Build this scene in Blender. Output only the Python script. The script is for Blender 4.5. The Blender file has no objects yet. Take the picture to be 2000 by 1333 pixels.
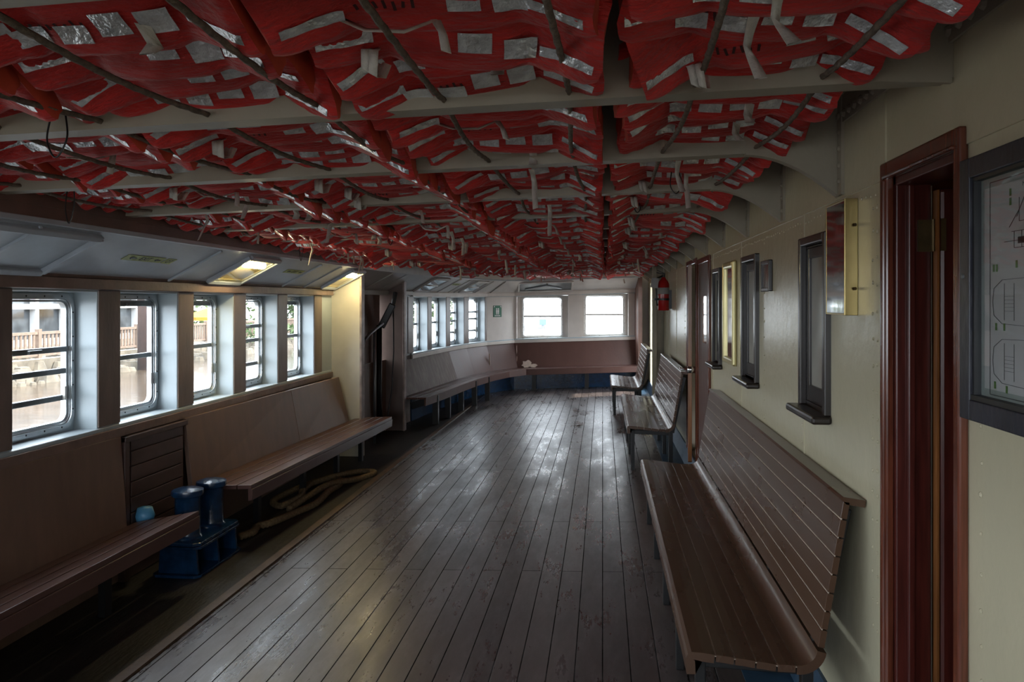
import bpy, bmesh, math, random
from mathutils import Vector, Matrix, noise
PI = math.pi
rnd = random.Random(7)
SC = bpy.context.scene
COL = SC.collection
K = 0.03            # the deck's camber: floor and deckhead rise towards +X
EYE = 1.65

# ------------------------------------------------------------------ materials
def nt_new(name):
    m = bpy.data.materials.new(name); m.use_nodes = True
    nt = m.node_tree; nt.nodes.clear()
    out = nt.nodes.new('ShaderNodeOutputMaterial')
    b = nt.nodes.new('ShaderNodeBsdfPrincipled')
    nt.links.new(b.outputs[0], out.inputs[0])
    return m, nt, b, out

def mat(name, col, rough=0.5, metal=0.0, var=0.12, vscale=6.0, bump=0.0, bscale=40.0, spec=0.5,
        stretch=(1, 1, 1), rvar=0.0, coat=0.0, col2=None, lo=0.35, hi=0.7, detail=6.0, obj_rand=0.0, sheen=0.0):
    m, nt, b, out = nt_new(name)
    N, Lk = nt.nodes, nt.links
    tc = N.new('ShaderNodeTexCoord')
    mp = N.new('ShaderNodeMapping'); mp.inputs['Scale'].default_value = stretch
    Lk.new(tc.outputs['Object'], mp.inputs['Vector'])
    no = N.new('ShaderNodeTexNoise'); no.inputs['Scale'].default_value = vscale; no.inputs['Detail'].default_value = detail
    Lk.new(mp.outputs[0], no.inputs['Vector'])
    ramp = N.new('ShaderNodeValToRGB')
    ramp.color_ramp.elements[0].position = lo; ramp.color_ramp.elements[1].position = hi
    c2 = col2 or tuple(min(1, c * (1 + var)) for c in col)
    c1 = tuple(c * (1 - var) for c in col) if not col2 else col
    ramp.color_ramp.elements[0].color = (*c1, 1); ramp.color_ramp.elements[1].color = (*c2, 1)
    Lk.new(no.outputs['Fac'], ramp.inputs['Fac'])
    last = ramp.outputs['Color']
    if obj_rand > 0:
        oi = N.new('ShaderNodeObjectInfo')
        hs = N.new('ShaderNodeHueSaturation')
        mr = N.new('ShaderNodeMapRange'); mr.inputs['To Min'].default_value = 1 - obj_rand; mr.inputs['To Max'].default_value = 1 + obj_rand
        Lk.new(oi.outputs['Random'], mr.inputs['Value']); Lk.new(mr.outputs[0], hs.inputs['Value'])
        Lk.new(last, hs.inputs['Color']); last = hs.outputs['Color']
    Lk.new(last, b.inputs['Base Color'])
    b.inputs['Roughness'].default_value = rough
    b.inputs['Metallic'].default_value = metal
    b.inputs['Specular IOR Level'].default_value = spec
    if coat: b.inputs['Coat Weight'].default_value = coat; b.inputs['Coat Roughness'].default_value = 0.12
    if sheen: b.inputs['Sheen Weight'].default_value = sheen
    if rvar:
        mr = N.new('ShaderNodeMapRange'); mr.inputs['From Min'].default_value = 0.1; mr.inputs['From Max'].default_value = 0.9
        mr.inputs['To Min'].default_value = max(0.03, rough - rvar); mr.inputs['To Max'].default_value = min(1, rough + rvar)
        Lk.new(no.outputs['Fac'], mr.inputs['Value']); Lk.new(mr.outputs[0], b.inputs['Roughness'])
    if bump:
        n2 = N.new('ShaderNodeTexNoise'); n2.inputs['Scale'].default_value = bscale; n2.inputs['Detail'].default_value = 4
        Lk.new(mp.outputs[0], n2.inputs['Vector'])
        bp = N.new('ShaderNodeBump'); bp.inputs['Strength'].default_value = bump; bp.inputs['Distance'].default_value = 0.01
        Lk.new(n2.outputs['Fac'], bp.inputs['Height']); Lk.new(bp.outputs[0], b.inputs['Normal'])
    return m

def emis(name, col, s):
    m, nt, b, out = nt_new(name)
    b.inputs['Base Color'].default_value = (*col, 1)
    b.inputs['Emission Color'].default_value = (*col, 1); b.inputs['Emission Strength'].default_value = s
    return m

def glass(name, tint=(0.95, 0.98, 1.0), refl=0.06):
    m, nt, b, out = nt_new(name)
    N, Lk = nt.nodes, nt.links
    N.remove(b)
    tr = N.new('ShaderNodeBsdfTransparent'); tr.inputs[0].default_value = (*tint, 1)
    gl = N.new('ShaderNodeBsdfGlossy'); gl.inputs['Roughness'].default_value = 0.03
    lw0 = N.new('ShaderNodeLayerWeight'); lw0.inputs['Blend'].default_value = 0.5
    pw = N.new('ShaderNodeMath'); pw.operation = 'POWER'; pw.inputs[1].default_value = 4.0
    lw = N.new('ShaderNodeMath'); lw.operation = 'MULTIPLY_ADD'; lw.inputs[1].default_value = 0.9; lw.inputs[2].default_value = refl * .8
    Lk.new(lw0.outputs['Facing'], pw.inputs[0]); Lk.new(pw.outputs[0], lw.inputs[0])
    mx = N.new('ShaderNodeMixShader')
    Lk.new(lw.outputs[0], mx.inputs[0]); Lk.new(tr.outputs[0], mx.inputs[1]); Lk.new(gl.outputs[0], mx.inputs[2])
    Lk.new(mx.outputs[0], out.inputs[0])
    return m

M = {}
M['cream'] = mat('cream_gloss_paint', (0.55, 0.505, 0.355), 0.27, var=0.04, vscale=2, bump=0.22, bscale=16, lo=.2, hi=.8)
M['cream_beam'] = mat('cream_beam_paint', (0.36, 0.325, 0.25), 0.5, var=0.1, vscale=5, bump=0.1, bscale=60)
M['deckhead'] = mat('deckhead_paint', (0.26, 0.22, 0.18), 0.6, var=0.15, vscale=3)
M['white'] = mat('white_gloss_paint', (0.40, 0.46, 0.49), 0.3, var=0.05, vscale=4, bump=0.05, bscale=40)
M['soffit'] = mat('grey_soffit_paint', (0.47, 0.50, 0.55), 0.42, var=0.12, vscale=5, bump=0.12, bscale=25, rvar=0.06, lo=.2, hi=.85)
M['offwhite'] = mat('off_white_panel_paint', (0.62, 0.57, 0.52), 0.42, var=0.06, vscale=4, bump=0.08, bscale=20)
M['post'] = mat('brown_post_paint', (0.185, 0.135, 0.115), 0.33, var=0.2, vscale=9, bump=0.15, bscale=60, stretch=(1, 1, 0.3))
M['trimbrown'] = mat('brown_trim_paint', (0.20, 0.13, 0.105), 0.42, var=0.18, vscale=8, bump=0.2, bscale=40)
M['board'] = mat('brown_board_paint', (0.15, 0.075, 0.055), 0.5, var=0.2, vscale=5, bump=0.2, bscale=30)
M['panel'] = mat('brown_panel_paint', (0.18, 0.11, 0.08), 0.45, var=0.18, vscale=14, bump=0.04, bscale=70, stretch=(1, 1, 0.25), rvar=0.06, lo=.2, hi=.85)
M['panel_worn'] = mat('streaked_brown_panel_paint', (0.135, 0.09, 0.07), 0.62, var=0.3, vscale=9, stretch=(2, 2, 0.25), spec=0.25, col2=(0.22, 0.17, 0.145), lo=.45, hi=.75)
M['panel_far'] = mat('red_brown_panel_paint', (0.10, 0.046, 0.036), 0.5, var=0.16, vscale=7, bump=0.15, bscale=40, stretch=(1, 1, 0.3), rvar=0.08, lo=.2, hi=.85)
M['seat_l'] = mat('purple_brown_seat_paint', (0.115, 0.058, 0.048), 0.34, var=0.08, vscale=5, bump=0.0, bscale=40, rvar=0.08, lo=.2, hi=.85)
M['slat_dark'] = mat('dark_brown_slat_paint', (0.075, 0.042, 0.034), 0.4, var=0.2, vscale=6, bump=0.1, bscale=30)
M['bench'] = mat('chocolate_bench_paint', (0.088, 0.046, 0.027), 0.28, var=0.10, vscale=4, bump=0.0, bscale=50, rvar=0.05, lo=.2, hi=.85, stretch=(1, 0.4, 1))
M['groove'] = mat('worn_groove_edge', (0.42, 0.34, 0.27), 0.5, var=0.3, vscale=20)
M['blue_light'] = mat('pale_blue_plastic', (0.10, 0.34, 0.58), 0.4)
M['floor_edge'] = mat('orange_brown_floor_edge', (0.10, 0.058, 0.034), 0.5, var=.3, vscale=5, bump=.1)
M['black'] = mat('black_metal_paint', (0.012, 0.012, 0.013), 0.4, var=0.2, vscale=8)
M['blue'] = mat('navy_blue_gloss_paint', (0.008, 0.036, 0.092), 0.2, var=0.3, vscale=14, bump=0.25, bscale=35, spec=0.6)
M['bluedeck'] = mat('blue_waterway_paint', (0.014, 0.045, 0.085), 0.45, var=0.25, vscale=6, bump=0.15)
M['navy'] = mat('dark_navy_frame_paint', (0.016, 0.017, 0.030), 0.4, var=0.2, vscale=20, bump=0.2, bscale=60, stretch=(1, 1, .3))
M['mahog'] = mat('mahogany_varnish', (0.13, 0.035, 0.018), 0.22, var=0.35, vscale=9, stretch=(8, 8, 0.5), coat=0.3)
M['mahog_dark'] = mat('dark_mahogany_varnish', (0.075, 0.014, 0.010), 0.3, var=0.3, vscale=9, stretch=(8, 8, 0.5))
M['mahog_edge'] = mat('golden_brown_door_edge', (0.26, 0.10, 0.03), 0.3, var=0.25, vscale=9, stretch=(8, 8, 0.5))
M['darkwood'] = mat('dark_stained_wood', (0.016, 0.010, 0.008), 0.3, var=0.3, vscale=9, stretch=(8, 8, 0.5), coat=0.15)
M['brass'] = mat('polished_brass', (0.45, 0.35, 0.15), 0.3, metal=1.0, var=0.1)
M['brass_dull'] = mat('dull_brass', (0.12, 0.08, 0.035), 0.5, metal=0.7, var=0.25, vscale=20)
M['gold'] = mat('pale_gilt_moulding', (0.62, 0.55, 0.28), 0.3, metal=0.6, var=0.1)
M['alu'] = mat('aluminium_frame', (0.48, 0.51, 0.53), 0.35, metal=0.75, var=0.1, vscale=12)
M['alu_white'] = mat('white_window_frame_paint', (0.62, 0.60, 0.56), 0.4, var=0.08)
M['steel'] = mat('bright_steel', (0.6, 0.6, 0.6), 0.22, metal=1.0, var=0.06)
M['grey'] = mat('grey_plastic', (0.33, 0.33, 0.34), 0.5)
M['red'] = mat('red_life_jacket_cloth', (0.53, 0.016, 0.012), 0.58, var=0.25, vscale=9, bump=1.0, bscale=38, obj_rand=0.18, sheen=0.15, stretch=(0.5, 2, 2))
M['red_edge'] = mat('faded_orange_red_cloth', (0.66, 0.085, 0.045), 0.65, var=0.12, vscale=12, obj_rand=0.1)
M['tape'] = mat('silver_reflective_tape', (0.82, 0.85, 0.85), 0.22, metal=0.6, var=0.15, vscale=25, bump=1.0, bscale=42)
M['web'] = mat('white_webbing', (0.60, 0.57, 0.50), 0.7, var=0.12, vscale=25, bump=0.3, bscale=120)
M['ink'] = mat('smudged_black_ink', (0.05, 0.012, 0.012), 0.7)
M['rope'] = mat('brown_lashing_rope', (0.15, 0.115, 0.085), 0.75, var=0.3, vscale=50, bump=0.4, bscale=200)
M['rope_tan'] = mat('tan_mooring_rope', (0.19, 0.13, 0.065), 0.85, var=0.3, vscale=60, bump=0.5, bscale=200)
M['ext_red'] = mat('extinguisher_red', (0.38, 0.014, 0.014), 0.2, var=0.05)
M['paper'] = mat('white_paper', (0.62, 0.57, 0.53), 0.45, var=0.04)
M['papergrey'] = mat('greenish_mount_board', (0.34, 0.36, 0.31), 0.45, var=0.05)
M['green'] = mat('sign_green', (0.0, 0.13, 0.06), 0.4, var=0.06)
M['signwhite'] = mat('sign_white', (0.75, 0.75, 0.72), 0.4)
M['lum'] = mat('photoluminescent_yellow_green', (0.38, 0.42, 0.10), 0.4, var=0.1)
M['inkblack'] = mat('black_print', (0.012, 0.012, 0.012), 0.5)
M['inkgreen'] = mat('green_print', (0.12, 0.24, 0.05), 0.5)
M['mirror'] = mat('mirror_glass', (0.72, 0.70, 0.69), 0.06, metal=0.96, var=0.04, bump=0.05, bscale=6)
M['glass'] = glass('window_glass')
M['poster_glass'] = glass('poster_glass')
M['frost'] = mat('ribbed_light_box_lining', (0.66, 0.52, 0.25), 0.45, var=0.1, vscale=40)
M['tube'] = emis('lit_fluorescent_tube', (1.0, 0.84, 0.46), 32.0)
M['tube_off'] = mat('unlit_light_glass', (0.55, 0.62, 0.68), 0.15, var=0.1)
M['picture'] = mat('faded_brown_print', (0.16, 0.09, 0.06), 0.2, var=0.5, vscale=25)
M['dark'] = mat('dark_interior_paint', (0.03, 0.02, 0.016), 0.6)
M['orange_room'] = mat('varnished_cabin_lining', (0.42, 0.17, 0.05), 0.4, var=0.15)
M['leaf_dry'] = mat('dry_leaf', (0.05, 0.025, 0.012), 0.7)
M['peel'] = mat('bare_plaster_patch', (0.62, 0.50, 0.42), 0.7, var=0.1, vscale=30)
M['concrete'] = mat('pale_concrete_hull', (0.75, 0.75, 0.74), 0.6, var=0.04)

def floor_material():
    m, nt, b, out = nt_new('worn_brown_deck_planks')
    N, Lk = nt.nodes, nt.links
    tc = N.new('ShaderNodeTexCoord')
    sx = N.new('ShaderNodeSeparateXYZ'); Lk.new(tc.outputs['Object'], sx.inputs[0])
    cx = N.new('ShaderNodeCombineXYZ'); Lk.new(sx.outputs['Y'], cx.inputs['X']); Lk.new(sx.outputs['X'], cx.inputs['Y'])
    br = N.new('ShaderNodeTexBrick')
    br.inputs['Scale'].default_value = 1.0; br.inputs['Brick Width'].default_value = 2.9; br.inputs['Row Height'].default_value = 0.124
    br.inputs['Mortar Size'].default_value = 0.0036; br.inputs['Mortar Smooth'].default_value = 0.3; br.inputs['Bias'].default_value = 0
    br.offset = 0.37; br.offset_frequency = 2; br.squash = 1.0
    br.inputs['Color1'].default_value = (0.047, 0.034, 0.031, 1); br.inputs['Color2'].default_value = (0.096, 0.074, 0.070, 1)
    br.inputs['Mortar'].default_value = (0.011, 0.009, 0.008, 1)
    Lk.new(cx.outputs[0], br.inputs['Vector'])
    mp = N.new('ShaderNodeMapping'); mp.inputs['Scale'].default_value = (3.0, 0.9, 1)
    Lk.new(tc.outputs['Object'], mp.inputs['Vector'])
    n1 = N.new('ShaderNodeTexNoise'); n1.inputs['Scale'].default_value = 1.3; n1.inputs['Detail'].default_value = 10; n1.inputs['Roughness'].default_value = 0.72
    Lk.new(mp.outputs[0], n1.inputs['Vector'])
    r1 = N.new('ShaderNodeValToRGB'); r1.color_ramp.elements[0].position = 0.42; r1.color_ramp.elements[1].position = 0.72
    Lk.new(n1.outputs['Fac'], r1.inputs['Fac'])
    n2 = N.new('ShaderNodeTexNoise'); n2.inputs['Scale'].default_value = 22; n2.inputs['Detail'].default_value = 8; n2.inputs['Roughness'].default_value = 0.7
    mp2 = N.new('ShaderNodeMapping'); mp2.inputs['Scale'].default_value = (2.2, 0.35, 1)
    Lk.new(tc.outputs['Object'], mp2.inputs['Vector']); Lk.new(mp2.outputs[0], n2.inputs['Vector'])
    r2 = N.new('ShaderNodeValToRGB'); r2.color_ramp.elements[0].position = 0.38; r2.color_ramp.elements[1].position = 0.75
    Lk.new(n2.outputs['Fac'], r2.inputs['Fac'])
    mul = N.new('ShaderNodeMath'); mul.operation = 'MULTIPLY'
    Lk.new(r1.outputs[0], mul.inputs[0]); Lk.new(r2.outputs[0], mul.inputs[1])
    mix = N.new('ShaderNodeMix'); mix.data_type = 'RGBA'
    Lk.new(mul.outputs[0], mix.inputs['Factor']); Lk.new(br.outputs['Color'], mix.inputs[6])
    mix.inputs[7].default_value = (0.205, 0.188, 0.19, 1)
    n3 = N.new('ShaderNodeTexNoise'); n3.inputs['Scale'].default_value = 3.0; n3.inputs['Detail'].default_value = 6
    Lk.new(mp2.outputs[0], n3.inputs['Vector'])
    mr3 = N.new('ShaderNodeMapRange'); mr3.inputs['From Min'].default_value = .3; mr3.inputs['From Max'].default_value = .7
    mr3.inputs['To Min'].default_value = .72; mr3.inputs['To Max'].default_value = 1.2
    Lk.new(n3.outputs['Fac'], mr3.inputs['Value'])
    sc = N.new('ShaderNodeVectorMath'); sc.operation = 'SCALE'
    Lk.new(mix.outputs[2], sc.inputs[0]); Lk.new(mr3.outputs[0], sc.inputs['Scale'])
    Lk.new(sc.outputs[0], b.inputs['Base Color'])
    # roughness: glossy paint where it survives, matt where worn
    mr = N.new('ShaderNodeMapRange'); mr.inputs['To Min'].default_value = 0.36; mr.inputs['To Max'].default_value = 0.17
    Lk.new(r1.outputs[0], mr.inputs['Value'])
    ad = N.new('ShaderNodeMath'); ad.operation = 'MULTIPLY_ADD'; ad.inputs[1].default_value = 0.22
    Lk.new(n2.outputs['Fac'], ad.inputs[0]); Lk.new(mr.outputs[0], ad.inputs[2])
    sb = N.new('ShaderNodeMath'); sb.operation = 'SUBTRACT'; sb.inputs[1].default_value = 0.10
    Lk.new(ad.outputs[0], sb.inputs[0]); Lk.new(sb.outputs[0], b.inputs['Roughness'])
    sp = N.new('ShaderNodeMapRange'); sp.inputs['To Min'].default_value = 0.8; sp.inputs['To Max'].default_value = 0.0
    Lk.new(br.outputs['Fac'], sp.inputs['Value']); Lk.new(sp.outputs[0], b.inputs['Specular IOR Level'])
    bp = N.new('ShaderNodeBump'); bp.inputs['Strength'].default_value = 0.5; bp.inputs['Distance'].default_value = 0.004
    inv = N.new('ShaderNodeMath'); inv.operation = 'SUBTRACT'; inv.inputs[0].default_value = 1.0
    Lk.new(br.outputs['Fac'], inv.inputs[1])
    am = N.new('ShaderNodeMath'); am.operation = 'MULTIPLY_ADD'; am.inputs[1].default_value = 0.25
    Lk.new(n2.outputs['Fac'], am.inputs[0]); Lk.new(inv.outputs[0], am.inputs[2])
    Lk.new(am.outputs[0], bp.inputs['Height']); Lk.new(bp.outputs[0], b.inputs['Normal'])
    return m
M['floor'] = floor_material()
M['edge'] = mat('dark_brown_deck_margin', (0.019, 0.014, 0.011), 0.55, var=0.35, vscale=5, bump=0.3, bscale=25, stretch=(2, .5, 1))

# ------------------------------------------------------------------ mesh builder
class MB:
    def __init__(s): s.v, s.f, s.m = [], [], []
    def add(s, vs, fs, m=0):
        o = len(s.v); s.v += [tuple(p) for p in vs]
        for f in fs: s.f.append(tuple(i + o for i in f)); s.m.append(m)
    def box(s, x0, x1, y0, y1, z0, z1, m=0, cam=False):
        vs = [(x, y, z + (K * x if cam else 0)) for z in (z0, z1) for y in (y0, y1) for x in (x0, x1)]
        s.add(vs, [(0, 2, 3, 1), (4, 5, 7, 6), (0, 1, 5, 4), (2, 6, 7, 3), (0, 4, 6, 2), (1, 3, 7, 5)], m)
    def hexa(s, b, t, m=0):      # bottom quad, top quad
        s.add(list(b) + list(t), [(3, 2, 1, 0), (4, 5, 6, 7), (0, 1, 5, 4), (1, 2, 6, 5), (2, 3, 7, 6), (3, 0, 4, 7)], m)
    def bar(s, p, q, w, h, up=(0, 0, 1), m=0):
        p, q = Vector(p), Vector(q); d = (q - p).normalized(); u = Vector(up)
        a = d.cross(u)
        if a.length < 1e-4: a = d.cross(Vector((1, 0, 0)))
        a.normalize(); u = a.cross(d).normalized()
        r = lambda c: [c + a * sx * w / 2 + u * sz * h / 2 for sx, sz in ((-1, -1), (1, -1), (1, 1), (-1, 1))]
        s.hexa(r(p), r(q), m)
    def tube(s, pts, r, n=8, m=0, cap=True, rs=None):
        pts = [Vector(p) for p in pts]; rings = []
        a = None
        for i, p in enumerate(pts):
            d = (pts[min(i + 1, len(pts) - 1)] - pts[max(i - 1, 0)]).normalized()
            if a is None:
                a = d.cross(Vector((0, 0, 1)))
                if a.length < 1e-3: a = d.cross(Vector((1, 0, 0)))
            a = (a - d * a.dot(d)).normalized(); b = d.cross(a)
            rr = rs[i] if rs else r
            rings.append([p + (a * math.cos(t) + b * math.sin(t)) * rr for t in [2 * PI * k / n for k in range(n)]])
        s.loft(rings, m, cap)
    def loft(s, rings, m=0, cap=True, closed=True):
        n = len(rings[0]); vs = [p for r in rings for p in r]; fs = []
        for i in range(len(rings) - 1):
            for j in range(n if closed else n - 1):
                k = (j + 1) % n
                fs.append((i * n + j, i * n + k, (i + 1) * n + k, (i + 1) * n + j))
        if cap and closed:
            fs.append(tuple(range(n - 1, -1, -1))); fs.append(tuple((len(rings) - 1) * n + j for j in range(n)))
        s.add(vs, fs, m)
    def lathe(s, prof, c, n=24, m=0):
        c = Vector(c)
        s.loft([[c + Vector((r * math.cos(2 * PI * k / n), r * math.sin(2 * PI * k / n), z)) for k in range(n)] for r, z in prof], m)
    def prism(s, poly, off, m=0):   # planar polygon of 3-D points pushed by off
        n = len(poly); off = Vector(off); p = [Vector(q) for q in poly]
        s.add(p + [q + off for q in p], [tuple(range(n - 1, -1, -1)), tuple(range(n, 2 * n))] + [(i, (i + 1) % n, n + (i + 1) % n, n + i) for i in range(n)], m)
    def dome(s, c, nrm, r, h, m=0, n=6):
        c = Vector(c); nrm = Vector(nrm).normalized(); a = nrm.orthogonal().normalized(); b = nrm.cross(a)
        r1 = [c + (a * math.cos(2 * PI * k / n) + b * math.sin(2 * PI * k / n)) * r for k in range(n)]
        r2 = [c + nrm * h * .75 + (a * math.cos(2 * PI * k / n) + b * math.sin(2 * PI * k / n)) * r * .6 for k in range(n)]
        s.add(r1 + r2 + [c + nrm * h], [(k, (k + 1) % n, n + (k + 1) % n, n + k) for k in range(n)] + [(n + k, n + (k + 1) % n, 2 * n) for k in range(n)], m)
    def build(s, name, mats, parent=None, smooth=False, bevel=0.0, seg=2, fix=True, auto=None):
        me = bpy.data.meshes.new(name); me.from_pydata([tuple(v) for v in s.v], [], s.f)
        mats = mats if isinstance(mats, (list, tuple)) else [mats]
        for mm in mats: me.materials.append(mm)
        me.polygons.foreach_set('material_index', s.m)
        if fix:
            bm = bmesh.new(); bm.from_mesh(me); bmesh.ops.recalc_face_normals(bm, faces=bm.faces); bm.to_mesh(me); bm.free()
        if smooth:
            me.polygons.foreach_set('use_smooth', [True] * len(me.polygons))
            if auto:
                me.set_sharp_from_angle(angle=math.radians(auto))
        o = bpy.data.objects.new(name, me); COL.objects.link(o)
        if parent: o.parent = parent
        if bevel:
            bv = o.modifiers.new('bevel', 'BEVEL'); bv.width = bevel; bv.segments = seg; bv.limit_method = 'ANGLE'; bv.angle_limit = math.radians(40)
            bv.harden_normals = False
        return o

def tag(o, label=None, cat=None, group=None, kind=None):
    if label: o['label'] = label
    if cat: o['category'] = cat
    if group: o['group'] = group
    if kind: o['kind'] = kind
    return o
def empty(name, loc=(0, 0, 0), rz=0.0, label=None, cat=None, group=None, kind=None):
    o = bpy.data.objects.new(name, None); COL.objects.link(o)
    o.location = loc; o.rotation_euler = (0, 0, rz); o.empty_display_size = 0.1
    return tag(o, label, cat, group, kind)
def struct(o, label=None, cat='room'):
    return tag(o, label, cat, None, 'structure')
def cam(p): return (p[0], p[1], p[2] + K * p[0])

# ------------------------------------------------------------------ the hull side: plan path of the sill's front edge
PATH = [(-2.985, -2.4), (-3.0, 4.0), (-3.03, 8.3), (-2.93, 9.95), (-2.78, 10.94), (-2.69, 11.8), (-2.58, 12.68), (-2.42, 13.5), (-2.17, 14.22), (-1.72, 14.86), (0.66, 15.08)]
def dirs(i):
    a, b = Vector(PATH[i]), Vector(PATH[i + 1]); return (b - a).normalized()
def miter(i, n):          # path vertex i pushed outward by n (negative: into the room)
    p = Vector(PATH[i])
    d0 = dirs(max(i - 1, 0)); d1 = dirs(min(i, len(PATH) - 2))
    n0 = Vector((-d0.y, d0.x)); n1 = Vector((-d1.y, d1.x))
    b = (n0 + n1).normalized(); return p + b * (n / max(0.3, b.dot(n0)))
def sweep(mb, prof, i0, i1, m=0, s0=None, s1=None):
    """profile [(n,z)...] swept along PATH[i0..i1]; s0/s1 cut the first/last segment at a given y (or x)"""
    rings = []
    for i in range(i0, i1 + 1):
        rings.append([Vector((*miter(i, n), 0)) for n, z in prof])
    def cut(r0, r1, yv):
        return [a.lerp(b, (yv - PA) / (PB - PA)) for a, b in zip(r0, r1)]
    if s0 is not None:
        PA, PB = PATH[i0][1], PATH[i0 + 1][1]; rings[0] = cut(rings[0], rings[1], s0)
    if s1 is not None:
        PA, PB = PATH[i1 - 1][1], PATH[i1][1]; r0 = [Vector((*miter(i1 - 1, n), 0)) for n, z in prof]; r1 = [Vector((*miter(i1, n), 0)) for n, z in prof]
        rings[-1] = cut(r0, r1, s1)
    rings = [[(p.x, p.y, z + K * p.x) for p, (n, z) in zip(r, prof)] for r in rings]
    mb.loft(rings, m)
def on_path(y):           # point on the path at a given y, direction
    for i in range(len(PATH) - 1):
        a, b = PATH[i], PATH[i + 1]
        if a[1] <= y <= b[1]:
            t = (y - a[1]) / (b[1] - a[1]); return Vector((a[0] + (b[0] - a[0]) * t, y)), dirs(i)
def rect(n0, n1, z0, z1): return [(n0, z0), (n1, z0), (n1, z1), (n0, z1)]

LAST = len(PATH) - 1
NEAR_END = 8.33
# ------------------------------------------------------------------ floor and deckhead
mb = MB(); mb.hexa([cam((-2.16, -2.4, -.06)), cam((.61, -2.4, -.06)), cam((.61, 15.2, -.06)), cam((-2.16, 15.2, -.06))],
                   [cam((-2.16, -2.4, 0)), cam((.61, -2.4, 0)), cam((.61, 15.2, 0)), cam((-2.16, 15.2, 0))])
struct(mb.build('floor', M['floor']), 'worn brown painted plank deck running the length of the saloon', 'floor')
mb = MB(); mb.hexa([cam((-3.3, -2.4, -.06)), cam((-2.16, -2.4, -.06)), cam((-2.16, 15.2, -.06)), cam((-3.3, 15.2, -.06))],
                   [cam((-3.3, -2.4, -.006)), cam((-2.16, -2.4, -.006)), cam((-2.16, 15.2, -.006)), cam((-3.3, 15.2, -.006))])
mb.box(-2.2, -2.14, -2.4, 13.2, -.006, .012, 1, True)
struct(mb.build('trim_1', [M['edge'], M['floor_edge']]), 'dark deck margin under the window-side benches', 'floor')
mb = MB(); mb.hexa([cam((.61, -2.4, -.06)), cam((1.0, -2.4, -.06)), cam((1.0, 15.2, -.06)), cam((.61, 15.2, -.06))],
                   [cam((.61, -2.4, .004)), cam((1.0, -2.4, .004)), cam((1.0, 15.2, .004)), cam((.61, 15.2, .004))])
struct(mb.build('trim_2', M['bluedeck']), 'blue painted deck strip along the cream wall', 'floor')
mb = MB(); mb.hexa([cam((-3.4, -2.4, 2.47)), cam((1.2, -2.4, 2.47)), cam((1.2, 15.3, 2.47)), cam((-3.4, 15.3, 2.47))],
                   [cam((-3.4, -2.4, 2.55)), cam((1.2, -2.4, 2.55)), cam((1.2, 15.3, 2.55)), cam((-3.4, 15.3, 2.55))])
struct(mb.build('ceiling', M['deckhead']), 'deckhead plating above the stowed life jackets', 'ceiling')

# ------------------------------------------------------------------ cream wall with its openings (front face x = .875)
XR = 0.875
OPEN = [(1.994, 2.445, 0.12, 2.035), (3.13, 3.45, 1.205, 1.885), (4.49, 4.87, 1.205, 1.885), (5.84, 6.12, 1.195, 1.875), (6.42, 7.1, .12, 2.0), (7.30, 8.03, .14, 2.01), (13.75, 14.35, .1, 2.0)]  # last entry: unseen doorway added to bring daylight into the far end
ys = sorted({-2.4, 15.2} | {o[0] for o in OPEN} | {o[1] for o in OPEN})
mb = MB()
for a, b in zip(ys[:-1], ys[1:]):
    hole = next((o for o in OPEN if abs(o[0] - a) < 1e-6 and abs(o[1] - b) < 1e-6), None)
    if hole:
        mb.box(XR, XR + .11, a, b, -.05, hole[2]); mb.box(XR, XR + .11, a, b, hole[3], 2.5)
    else: mb.box(XR, XR + .11, a, b, -.05, 2.5)
# the upper plate stands a little proud, seams and rivets are part of the wall
for a, b in ((-2.4, 1.98), (2.5, 4.335), (4.34, 5.6), (5.605, 6.63), (6.635, 9.0)):
    mb.box(XR - .006, XR, a, b, 2.03, 2.44)
for yv in (3.475, 5.0, 6.25, 9.3, 10.4, 12.0, 13.6):
    mb.box(XR - .004, XR, yv, yv + .012, .1, 2.03)
def rivets(yv, z0, z1, dz, rr=.008):
    z = z0
    while z < z1:
        mb.dome((XR - .001, yv + rnd.uniform(-.004, .004), z + rnd.uniform(-.01, .01)), (-1, 0, 0), rr * rnd.uniform(.7, 1.15), .004); z += dz
for yv in (2.58, 2.62, 3.51, 4.31, 5.03, 6.28, 1.9): rivets(yv, .6, 2.0, .085, .007)
for yv in (8.3, 8.36, 9.27, 9.35): rivets(yv, .6, 2.2, .07)
y = 2.55
while y < 8.2:
    mb.dome((XR - .001, y, 1.995 + rnd.uniform(-.006, .006)), (-1, 0, 0), .006, .003); y += .045
wall_r = struct(mb.build('wall_right', M['cream']), 'glossy cream riveted steel wall with doors and small windows', 'wall')
# riveted angle bar along the top of the wall
mb = MB(); mb.box(XR - .05, XR - .006, -2.4, 15.0, 2.40, 2.47); mb.box(XR - .014, XR - .006, -2.4, 15.0, 2.3, 2.44)
y = 0.9
while y < 9:
    mb.dome((XR - .014, y, 2.33), (-1, 0, 0), .017, .012, n=8); mb.dome((XR - .03, y + .03, 2.40), (0, 0, -1), .015, .012, n=8); y += .06
struct(mb.build('trim_3', M['cream_beam'], smooth=False), 'riveted angle bar where cream wall meets deckhead', 'beam')
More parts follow.
